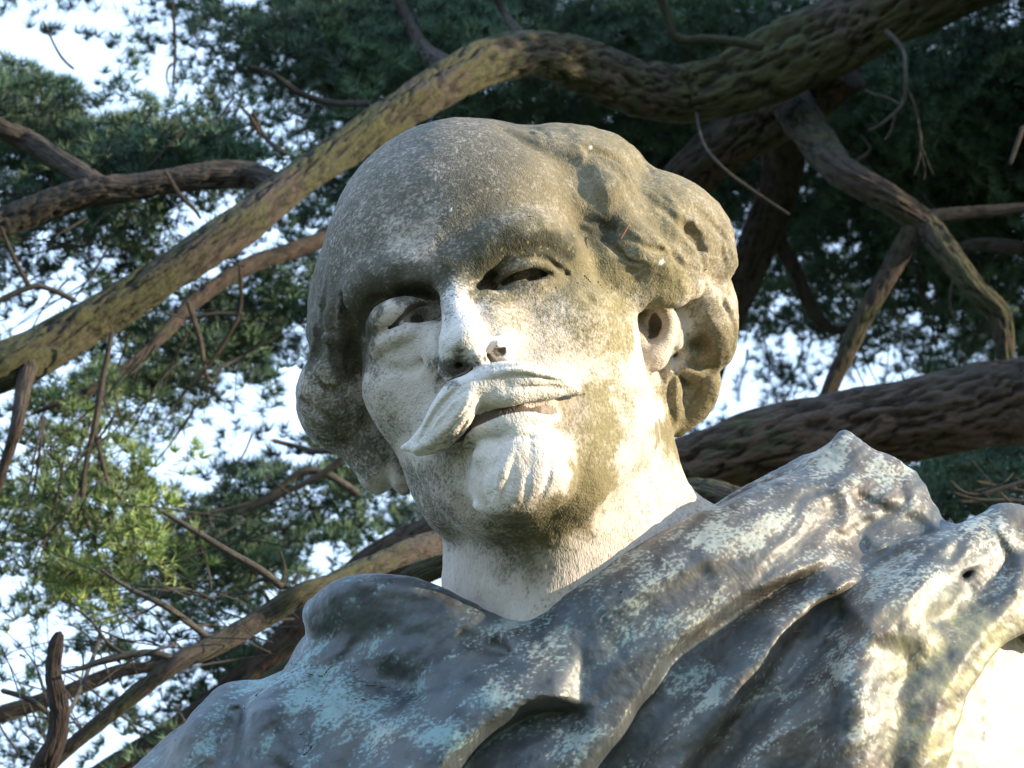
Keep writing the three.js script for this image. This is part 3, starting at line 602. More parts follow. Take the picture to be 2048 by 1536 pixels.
// ---------------------------------------------------------------- ground, pedestal
{
  const c = document.createElement('canvas'); c.width = c.height = 512; const x = c.getContext('2d');
  x.fillStyle = '#4b5130'; x.fillRect(0, 0, 512, 512); reseed(31);
  for (let i = 0; i < 9000; i++) { x.fillStyle = ['#39421f', '#59602f', '#6b6a3d', '#4a4a2c'][Math.floor(rnd() * 4)]; x.fillRect(rnd() * 512, rnd() * 512, 1 + rnd() * 3, 1 + rnd() * 4); }
  const t = new THREE.CanvasTexture(c); t.colorSpace = THREE.SRGBColorSpace; t.wrapS = t.wrapT = THREE.RepeatWrapping; t.repeat.set(400, 400);
  const g = mesh('ground', new THREE.PlaneGeometry(800, 800).rotateX(-Math.PI / 2), new THREE.MeshStandardMaterial({ map: t, roughness: 1 }), scene);
  tag(g, null, null, null, 'structure');
  // the pedestal: a shaft, a cap and a plinth under the bust
  const at0 = statueBase, p = (y0, y1, w, d) => { const b = new THREE.BoxGeometry(w, y1 - y0, d); b.translate(0, (y0 + y1) / 2 - at0.y, 0); return b; };
  const top = toWorld(1150, -1950, 0).y;
  const ped = mergeGeometries([p(0, 0.35, 1.5, 1.3), p(0.35, 0.6, 1.3, 1.1), p(0.6, top - 0.16, 0.9, 0.42), p(top - 0.16, top, 1.0, 0.5)]);
  tag(mesh('pedestal', ped, new THREE.MeshStandardMaterial({ color: new THREE.Color().setRGB(0.45, 0.42, 0.37), roughness: 0.9, bumpMap: stoneBump, bumpScale: 0.001 }), statue));
}
// ---------------------------------------------------------------- the cedar behind the bust
const tree = new THREE.Group(); tree.name = 'cedar_tree';
const trunkAt = new THREE.Vector3(3.6, 0, -9.6);
tree.position.copy(trunkAt); scene.add(tree);
tag(tree, 'large old cedar with mossy crooked limbs and dark needles behind the bust', 'tree');
reseed(9);
const barkBump = grainTexture(512, [[14, 0.8, 3], [36, 0.7, 2], [90, 0.4]]);
const barkMat = new THREE.MeshStandardMaterial({ name: 'cedar bark', vertexColors: true, roughness: 0.95, bumpMap: barkBump, bumpScale: 0.006 });
// a limb through [X, Y, distance, radius in photograph pixels]; moss 0 to 1, red = warm tone, stronger on undersides
function limbGeometry(pts, { moss = 0.4, red = 0.3, detail = 1, rough = 1, pale = 0 } = {}) {
  const W = pts.map(([X, Y, D, r]) => { const v = at(X, Y, D); return [v.x, v.y, v.z, r * 0.93 * PX * D / D0]; });
  const S = spline(W, 10), P = S.map(s => new THREE.Vector3(s[0], s[1], s[2]));
  let L = 0; const len = [0]; for (let i = 1; i < P.length; i++) len.push(L += P[i].distanceTo(P[i - 1]));
  const rm = Math.max(...S.map(s => s[3]));
  const nA = Math.max(6, Math.min(84, Math.round(rm * 2 * Math.PI / (0.0045 / detail)))), step = clamp(rm * 2 * Math.PI / nA, 0.004, 0.03), nL = Math.max(4, Math.round(L / step));
  const pos = [], uv = [], col = [], idx = []; let k = 0, N = new THREE.Vector3(0.3, 1, 0.2).normalize();
  const T = new THREE.Vector3(), Bn = new THREE.Vector3(), O = new THREE.Vector3(), c = [0, 0, 0], q = rnd() * 50;
  for (let i = 0; i <= nL; i++) {
    const s = L * i / nL; while (k < len.length - 2 && len[k + 1] < s) k++;
    const t = (s - len[k]) / Math.max(1e-6, len[k + 1] - len[k]);
    O.lerpVectors(P[k], P[k + 1], t); const r = lerp(S[k][3], S[k + 1][3], t);
    T.subVectors(P[Math.min(k + 2, P.length - 1)], P[Math.max(k - 1, 0)]).normalize();
    N.addScaledVector(T, -N.dot(T)).normalize(); Bn.crossVectors(T, N);
    for (let j = 0; j <= nA; j++) {
      const a = j / nA * 2 * Math.PI, ca = Math.cos(a), sa = Math.sin(a);
      const nx = N.x * ca + Bn.x * sa, ny = N.y * ca + Bn.y * sa, nz = N.z * ca + Bn.z * sa;
      const X = O.x + nx * r, Y = O.y + ny * r, Z = O.z + nz * r;
      // plates of bark: cells stretched along the limb with dark cracks between
      const al = s * 17, ar = r * 52, wv = 0.5 * noise(s * 9 + q, ca * 2, sa * 2);
      const pl = Math.abs(noise(al + q, ca * ar + wv, sa * ar + wv)) * 1.5 + 0.55 * Math.abs(noise(al * 2.6 + q, ca * ar * 1.9, sa * ar * 1.9 + wv));
      const crack = smooth(0.05, 0.38, pl);
      const lump = noise(s * 5 + q, ca * 1.3, sa * 1.3) * 0.17 + noise(s * 14 + q, ca * 2.2, sa * 2.2) * 0.10;
      const h = i === 0 || i === nL ? r * 0.05 : r * (1 + lump * rough) + rough * Math.min(0.014, r * 0.2) * (crack - 0.6);
      pos.push(O.x + nx * h - trunkAt.x, O.y + ny * h - trunkAt.y, O.z + nz * h - trunkAt.z); uv.push(a / (2 * Math.PI) * Math.max(1, Math.round(r * 14)), s * 2.2);
      const m = fbm(X * 5, Y * 5, Z * 5, 3), f = noise(X * 40, Y * 40, Z * 40);
      c[0] = 0.062 + pale; c[1] = 0.048 + pale; c[2] = 0.035 + pale * 0.8;
      mix3(c, 0.115, 0.057, 0.031, clamp(red * (0.5 + 0.9 * m - 0.5 * ny)));
      mix3(c, 0.10, 0.09, 0.072, smooth(0.1, 0.5, m + 0.5 * f) * 0.5);
      mix3(c, 0.055, 0.060, 0.011, smooth(0.35, 0.8, moss + 1.0 * m + 0.35 * f + 0.1 * Math.abs(ny)) * 0.85);
      mix3(c, 0.014, 0.010, 0.008, (1 - crack) * 0.92 * rough);
      const fl = 1 + 0.5 * noise(X * 90, Y * 90, Z * 90); c[0] *= fl; c[1] *= fl; c[2] *= fl;
      col.push(c[0] * 0.5, c[1] * 0.5, c[2] * 0.5);
      if (i < nL && j < nA) { const v = i * (nA + 1) + j; idx.push(v, v + 1, v + nA + 1, v + 1, v + nA + 2, v + nA + 1); }
    }
  }
  const g = new THREE.BufferGeometry();
  g.setAttribute('position', new THREE.Float32BufferAttribute(pos, 3)); g.setAttribute('uv', new THREE.Float32BufferAttribute(uv, 2)); g.setAttribute('color', new THREE.Float32BufferAttribute(col, 3));
  g.setIndex(idx); g.computeVertexNormals();
  const n = g.attributes.normal;
  for (let i = 0; i <= nL; i++) { const a = i * (nA + 1), b = a + nA; for (const q of 'XYZ') { const v = (n['get' + q](a) + n['get' + q](b)) / 2; n['set' + q](a, v); n['set' + q](b, v); } }
  return g;
}
const limb = (pts, o, label) => { const b = mesh('branch', limbGeometry(pts, o), barkMat, tree); if (label) b.userData.label = label; return b; };
limb([[-1200, 1180, 8.7, 6], [-800, 1040, 8.8, 20], [-460, 920, 8.9, 36], [-160, 800, 9.0, 50], [0, 738, 9.0, 50], [100, 692, 9.05, 47], [200, 632, 9.1, 43], [350, 540, 9.15, 41], [455, 470, 9.2, 40], [560, 388, 9.3, 37], [660, 318, 9.4, 37], [780, 236, 9.5, 40], [890, 168, 9.6, 46], [990, 120, 9.7, 46], [1080, 108, 9.8, 48], [1165, 130, 9.9, 52], [1250, 168, 10, 56],
  [1350, 186, 10.1, 60], [1450, 172, 10.1, 66], [1560, 122, 10.1, 78], [1700, 58, 10.1, 78], [1850, -10, 10.1, 76], [2100, -110, 10.2, 84], [2700, -260, 10.4, 110], [3500, -420, 10.6, 130]], { moss: 0.72, red: 0.5 }, 'long crooked mossy limb arching over the head');
const B0 = limb([[3700, 700, 10.2, 150], [3000, 760, 9.9, 130], [2400, 775, 9.5, 104], [2100, 796, 9.3, 90], [1900, 822, 9.2, 84], [1700, 856, 9.2, 76], [1520, 892, 9.2, 68], [1380, 934, 9.25, 64], [1200, 990, 9.3, 56], [1020, 1035, 9.35, 50], [880, 1074, 9.4, 46], [760, 1130, 9.4, 43], [640, 1232, 9.4, 40], [540, 1330, 9.4, 38], [400, 1440, 9.4, 36], [250, 1530, 9.4, 34], [100, 1620, 9.4, 30], [-300, 1800, 9.4, 14], [-500, 1880, 9.4, 5]], { moss: 0.12, red: 0.75 }, 'thick brown limb behind the shoulders');
limb([[1680, 120, 10.3, 70], [1580, 205, 10.35, 62], [1480, 272, 10.4, 54], [1390, 345, 10.45, 50], [1300, 432, 10.5, 46], [1180, 540, 10.5, 42], [1000, 640, 10.5, 36]], { moss: 0.2, red: 0.35 });
limb([[1620, 160, 10.5, 50], [1570, 240, 10.55, 46], [1566, 350, 10.6, 42], [1530, 450, 10.6, 40], [1486, 560, 10.6, 36], [1440, 680, 10.6, 30], [1400, 820, 10.6, 24]], { moss: 0.1, red: 0.2 });
limb([[1540, 130, 10.45, 40], [1600, 230, 10.2, 40], [1674, 334, 9.95, 34], [1774, 394, 9.9, 30], [1850, 448, 9.9, 28], [1890, 498, 9.85, 27], [1950, 578, 9.8, 23], [2000, 630, 9.8, 22], [2012, 720, 9.8, 18], [2030, 800, 9.8, 12]], { moss: 0.45, red: 0.3 });
limb([[1840, 438, 9.9, 16], [1930, 426, 9.9, 13], [2060, 414, 9.9, 11], [2300, 380, 9.9, 9]], { moss: 0.1 });
limb([[1830, 452, 9.9, 22], [1776, 550, 9.9, 20], [1726, 636, 9.9, 20], [1672, 750, 9.9, 18], [1640, 830, 9.9, 14]], { moss: 0.35 });
limb([[1552, 440, 10.6, 17], [1562, 490, 10.6, 16], [1592, 546, 10.6, 14], [1626, 622, 10.6, 13], [1672, 660, 10.6, 9], [1730, 640, 10.6, 6]], { moss: 0.1 });
limb([[1900, 510, 10.2, 14], [1960, 490, 10.2, 14], [2060, 500, 10.2, 16], [2300, 540, 10.3, 20], [2900, 600, 10.5, 34], [3500, 640, 10.6, 50]], { moss: 0.1 });
limb([[560, 372, 9.35, 26], [500, 352, 9.4, 27], [420, 352, 9.4, 28], [340, 362, 9.4, 27], [260, 376, 9.4, 28], [190, 382, 9.4, 32], [100, 408, 9.4, 32], [0, 446, 9.4, 33], [-160, 500, 9.4, 32], [-500, 600, 9.5, 22], [-900, 690, 9.6, 6]], { moss: 0.12, red: 0.15 });
limb([[200, 378, 9.4, 24], [130, 330, 9.45, 22], [60, 284, 9.5, 22], [0, 256, 9.5, 21], [-120, 200, 9.5, 18], [-400, 120, 9.6, 12], [-700, 60, 9.7, 4]], { moss: 0.05, red: 0.2 });
limb([[60, 724, 9.0, 20], [46, 780, 8.95, 16], [34, 850, 8.9, 14], [16, 910, 8.9, 12], [-6, 975, 8.9, 10], [-50, 1080, 8.9, 3]], { moss: 0.1, red: 0.6 });
limb([[1180, 992, 9.3, 28], [1000, 1050, 9.1, 26], [880, 1085, 8.85, 25], [800, 1110, 8.7, 24], [660, 1170, 8.55, 23], [600, 1190, 8.5, 23], [520, 1240, 8.5, 22], [430, 1290, 8.45, 21], [350, 1328, 8.4, 19], [280, 1382, 8.4, 18], [200, 1445, 8.4, 16], [130, 1502, 8.4, 15], [60, 1570, 8.4, 13], [-80, 1690, 8.4, 8], [-180, 1780, 8.4, 3]], { moss: 0.5, red: 0.3 }, 'slim sunlit branch with short bare twigs');
limb([[122, 1262, 8.3, 8], [112, 1290, 8.3, 16], [106, 1345, 8.3, 17], [118, 1410, 8.3, 20], [116, 1470, 8.3, 21], [92, 1530, 8.3, 25], [60, 1620, 8.35, 28], [80, 1760, 8.8, 30], [160, 1640, 9.3, 26]], { moss: 0.0, red: 0.2, pale: -0.035 }, 'dark broken upright stub');
limb([[-600, 1600, 9.0, 4], [-300, 1520, 9.0, 12], [-80, 1450, 9.0, 17], [30, 1420, 9.0, 17], [130, 1386, 9.0, 16], [240, 1342, 9.0, 14], [330, 1330, 9.0, 11], [430, 1300, 9.0, 7]], { moss: 0.05, red: 0.2 });
limb([[700, 440, 9.9, 18], [625, 486, 9.8, 18], [500, 530, 9.7, 17], [390, 602, 9.6, 15], [326, 670, 9.5, 12], [240, 745, 9.4, 9], [130, 800, 9.3, 6], [60, 830, 9.3, 4]], { moss: 0.05, red: 0.5 });
limb([[780, -40, 10.2, 12], [815, 40, 10.1, 14], [850, 100, 10, 16], [900, 140, 9.8, 24]], { moss: 0.1, red: 0.3 });
limb([[1300, -60, 10, 9], [1335, 30, 10, 9], [1356, 76, 10, 10], [1420, 78, 10, 9], [1530, 92, 10, 11]], { moss: 0.7 });
limb([[980, -30, 10, 7], [1010, 30, 10, 8], [1040, 70, 9.9, 12], [1060, 100, 9.9, 16]], { moss: 0.3 });
limb([[1500, 1010, 8.9, 26], [1380, 985, 8.95, 30], [1240, 1010, 9.0, 28], [1080, 1070, 9.0, 26], [940, 1110, 9.05, 26], [840, 1150, 9.1, 24], [760, 1210, 9.1, 22], [640, 1300, 9.1, 24], [520, 1380, 9.1, 24], [380, 1480, 9.1, 22]], { moss: 0.55, red: 0.2 });
for (const [X, Y, Z, a, l, name, label] of [[1245, 470, 238, 1.1, 34, 'fallen_needle', 'rust brown needle lying on the stone lock above the ear'], [1572, 1252, 300, 0.25, 30, 'fallen_needle_001', 'rust brown needle lying in a fold of the cloak']]) {
  const n = new THREE.Mesh(new THREE.CylinderGeometry(0.0011, 0.0007, l * PX, 6), new THREE.MeshStandardMaterial({ color: new THREE.Color().setRGB(0.2, 0.065, 0.028), roughness: 0.8 }));
  n.name = name; n.position.copy(toWorld(X, -Y, Z)); n.rotation.z = a - Math.PI / 2; shade(n); scene.add(n);
  tag(n, label, 'needle', 'rust brown fallen needles');
}
{ // the trunk, to the right of the picture
  const P = []; for (const [y, r] of [[-0.1, 0.62], [0.5, 0.5], [2, 0.42], [5, 0.36], [9, 0.28], [14, 0.16], [19, 0.05]]) P.push([trunkAt.x + 0.1 * Math.sin(y), y, trunkAt.z + 0.1 * Math.cos(y * 0.7), r]);
  const toPix = p => { const d = new THREE.Vector3(p[0], p[1], p[2]).sub(EYE), D = d.dot(DIR), s = PX * D / D0; return [1024 + d.dot(RIGHT) / s, 768 - d.dot(UPV) / s, D, p[3] / s]; };
  const t = mesh('trunk', limbGeometry(P.map(toPix), { moss: 0.2, red: 0.5, detail: 0.25 }), barkMat, tree);
}
// thin twigs: they leave a limb or hang in the foliage
const thin = [];
const twig = (pts, o = {}) => thin.push(limbGeometry(pts, { moss: -0.2, red: 0.6, rough: 0.5, detail: 0.7, pale: pts[0][0] < 900 && pts[0][1] > 580 || pts[0][0] > 1730 ? 0.13 : 0.03, ...o }));  // twigs meant to be in the sun are painted paler
for (const t of [
  [[570, 1178, 8.5, 9], [520, 1140, 8.5, 9], [450, 1100, 8.5, 8], [390, 1062, 8.5, 7], [322, 1022, 8.5, 4]], [[430, 1288, 8.45, 9], [390, 1255, 8.45, 7], [330, 1212, 8.4, 7], [260, 1178, 8.4, 5], [195, 1135, 8.4, 3]],
  [[350, 1320, 8.4, 9], [300, 1305, 8.4, 8], [220, 1318, 8.4, 8], [150, 1340, 8.4, 5], [90, 1350, 8.4, 3]], [[250, 1310, 8.4, 5], [215, 1285, 8.4, 4], [180, 1240, 8.4, 3], [140, 1210, 8.4, 2]],
  [[600, 1190, 8.5, 5], [560, 1165, 8.5, 5], [520, 1160, 8.5, 4], [490, 1175, 8.5, 3]], [[545, 1220, 8.5, 5], [520, 1180, 8.5, 4], [480, 1200, 8.5, 3]], [[560, 1175, 8.5, 5], [570, 1140, 8.5, 4], [560, 1100, 8.5, 3]], [[585, 1170, 8.5, 4], [600, 1140, 8.5, 3]],
  [[225, 660, 9, 5], [205, 760, 9, 7], [190, 850, 9, 7], [172, 930, 9, 6], [165, 1010, 9, 5], [180, 1060, 9, 4]], [[188, 850, 9, 5], [215, 960, 9, 5], [245, 1000, 9, 4], [275, 1020, 9, 3]], [[170, 930, 9, 4], [150, 1000, 9, 3], [130, 1040, 9, 3]],
  [[375, 600, 9.2, 6], [400, 680, 9.2, 6], [412, 750, 9.2, 5], [430, 770, 9.2, 4]], [[480, 530, 9.3, 4], [480, 620, 9.3, 5], [445, 690, 9.3, 5], [410, 740, 9.3, 5], [395, 760, 9.3, 3]], [[490, 628, 9.3, 5], [430, 628, 9.3, 5], [370, 636, 9.3, 4]],
  [[330, 340, 9.1, 4], [360, 390, 9.1, 5], [390, 420, 9.1, 4], [402, 440, 9.1, 3]], [[490, 130, 9.8, 4], [545, 148, 9.8, 5], [600, 186, 9.8, 7], [660, 205, 9.8, 7], [740, 208, 9.7, 8]], [[505, 220, 9.5, 4], [530, 275, 9.5, 5], [570, 308, 9.4, 7]], [[520, 270, 9.5, 5], [505, 240, 9.5, 4], [480, 210, 9.5, 2]],
  [[-20, 610, 9, 6], [50, 578, 9, 7], [90, 575, 9, 6], [155, 604, 9, 7]], [[60, 576, 9, 6], [30, 520, 9, 5], [0, 450, 9, 4]], [[540, 880, 9.4, 5], [590, 892, 9.4, 5], [630, 902, 9.3, 7], [690, 900, 9.2, 9]], [[345, 0, 9.6, 3], [350, 100, 9.6, 4], [345, 180, 9.6, 2]], [[85, 40, 9.6, 2], [120, 110, 9.6, 3], [150, 140, 9.6, 3]],
  [[720, 990, 9.6, 9], [620, 940, 9.6, 8], [520, 1000, 9.6, 6], [400, 1030, 9.6, 4]], [[700, 905, 9.5, 8], [640, 950, 9.5, 8], [560, 990, 9.5, 7], [470, 1030, 9.5, 5]], [[0, 1380, 8.5, 6], [60, 1400, 8.5, 6], [105, 1435, 8.5, 6]], [[130, 1440, 8.3, 5], [160, 1380, 8.4, 5], [195, 1290, 8.5, 5], [200, 1250, 8.5, 3]],
  // bare sunlit twigs on the right
  [[1770, 60, 9.9, 6], [1806, 100, 9.85, 5], [1812, 150, 9.8, 5], [1808, 200, 9.8, 4.5], [1790, 225, 9.8, 4], [1760, 250, 9.8, 3.5], [1735, 262, 9.8, 2]], [[1800, 210, 9.8, 4], [1775, 196, 9.8, 3.5], [1745, 188, 9.8, 3], [1728, 178, 9.8, 2]], [[1790, 226, 9.8, 3], [1782, 260, 9.8, 2.5], [1768, 282, 9.8, 2]], [[1756, 252, 9.8, 3], [1748, 236, 9.8, 2], [1738, 228, 9.8, 1.5]],
  [[1812, 170, 9.8, 3], [1830, 215, 9.8, 3], [1842, 280, 9.8, 3], [1838, 318, 9.8, 2.5], [1828, 352, 9.8, 1.5]], [[1842, 290, 9.8, 2.5], [1856, 325, 9.8, 2], [1868, 352, 9.8, 1.5]], [[1841, 300, 9.8, 2], [1850, 340, 9.8, 1.5], [1848, 362, 9.8, 1]],
  [[1392, 225, 10, 3], [1406, 284, 9.7, 3], [1440, 330, 9.6, 4], [1490, 370, 9.6, 4], [1580, 430, 9.6, 3]], [[1700, 330, 10, 5], [1740, 300, 10, 4], [1720, 270, 10, 3]], [[1960, 990, 9, 5], [2010, 975, 9, 5], [2060, 960, 9, 5]], [[1905, 985, 9, 3], [1960, 1000, 9, 4], [2020, 1000, 9, 4], [2060, 1005, 9, 4]], [[1900, 960, 9, 2], [1930, 985, 9, 3], [1980, 990, 9, 3]],
  [[2048, 250, 9.6, 5], [2030, 300, 9.6, 5], [2020, 330, 9.6, 4]], [[1905, 560, 9.8, 3], [1900, 610, 9.8, 3], [1920, 660, 9.8, 3]]]) twig(t);
reseed(211);
for (const [X, Y, rx, ry, D, n, dx, dy] of [[430, 1230, 180, 90, 8.6, 34, -40, -10], [150, 1400, 150, 120, 8.7, 22, -40, -30], [480, 1050, 120, 80, 9.2, 14, -50, 10], [140, 900, 120, 120, 9.1, 20, -15, 60], [380, 760, 160, 120, 9.3, 18, -30, 50], [320, 560, 200, 100, 9.6, 14, -50, 10], [500, 200, 200, 120, 9.8, 14, -30, 30], [120, 450, 120, 120, 9.6, 10, -40, 20],
  [1750, 330, 160, 160, 10.6, 9, 20, 40], [1900, 600, 140, 120, 10.6, 8, -10, 50], [1600, 640, 110, 120, 10.6, 8, 10, 50], [1980, 960, 100, 50, 9.2, 10, 50, 10], [300, 1480, 160, 60, 9, 10, -30, -10]])
  for (let i = 0; i < n; i++) {
    const x = X + rr(-rx, rx), y = Y + rr(-ry, ry), d = D + rr(-0.3, 0.3), a = rr(0.6, 1.4), r = rr(1.6, 3.6); let p = [[x, y, d, r]], vx = dx * a + rr(-25, 25), vy = dy * a + rr(-25, 25);
    for (let k = 0; k < 3; k++) { vx += rr(-16, 16); vy += rr(-14, 18); p.push([p[k][0] + vx, p[k][1] + vy, d + rr(-0.05, 0.05), r * (0.8 - 0.2 * k)]); }
    twig(p);
  }
tag(mesh('twigs', mergeGeometries(thin), barkMat, tree), null, null, null, 'stuff');
// needles: a little shoot with rosettes of needles, in three variants, scattered through clumps
function sprayGeometry(len, tufts) {
  const pos = [], nor = [], col = [];
  const tri = (a, b, c, n, k) => { for (const p of [a, b, c]) { pos.push(p.x, p.y, p.z); nor.push(n.x, n.y, n.z); col.push(...k); } };
  const v = () => new THREE.Vector3();
  for (let i = 0; i < tufts; i++) {
    const t = (i + rnd()) / tufts, side = rr(-1, 1) * (1 - 0.6 * t) * 0.32 * len;
    const o = new THREE.Vector3(t * len, -0.12 * len * t * t + rr(-0.006, 0.010), side), n = 17 + Math.floor(rnd() * 5);
    const ax = new THREE.Vector3(0.5 * t + rr(-0.2, 0.3), 0.8, side / len * 1.6).normalize(), sz = rr(0.8, 1.15);
    const foot = new THREE.Vector3(t * len * 0.9, -0.12 * len * t * t, 0), w = new THREE.Vector3(0.0012, 0, 0.0008);
    tri(foot.clone().add(w), foot.clone().sub(w), o, new THREE.Vector3(0, 1, 0), [0.9, 0.45, 0.35]);
    for (let k = 0; k < n; k++) {
      const d = new THREE.Vector3(rr(-1, 1), rr(-1, 1), rr(-1, 1)).normalize().multiplyScalar(0.95).add(ax).normalize(), l = 0.027 * sz * rr(0.75, 1.1);
      const s = v().crossVectors(d, new THREE.Vector3(rr(-1, 1), rr(-1, 1), rr(-1, 1))).normalize().multiplyScalar(0.00115), n2 = v().crossVectors(d, s).normalize(), b = o.clone().addScaledVector(d, 0.002), e = o.clone().addScaledVector(d, l);
      const g = rr(0.75, 1.2);
      tri(b.clone().add(s), b.clone().sub(s), e, n2, [g * rr(0.85, 1.15), g, g * rr(0.8, 1.1)]);
    }
  }
  const g = new THREE.BufferGeometry();
  g.setAttribute('position', new THREE.Float32BufferAttribute(pos, 3)); g.setAttribute('normal', new THREE.Float32BufferAttribute(nor, 3)); g.setAttribute('color', new THREE.Float32BufferAttribute(col, 3));
  return g;
}
reseed(404);
const sprays = [sprayGeometry(0.13, 13), sprayGeometry(0.16, 15), sprayGeometry(0.11, 11)];
const needleMat = new THREE.MeshStandardMaterial({ name: 'needles', vertexColors: true, roughness: 0.7, side: THREE.DoubleSide, color: new THREE.Color().setRGB(0.038, 0.080, 0.050) });
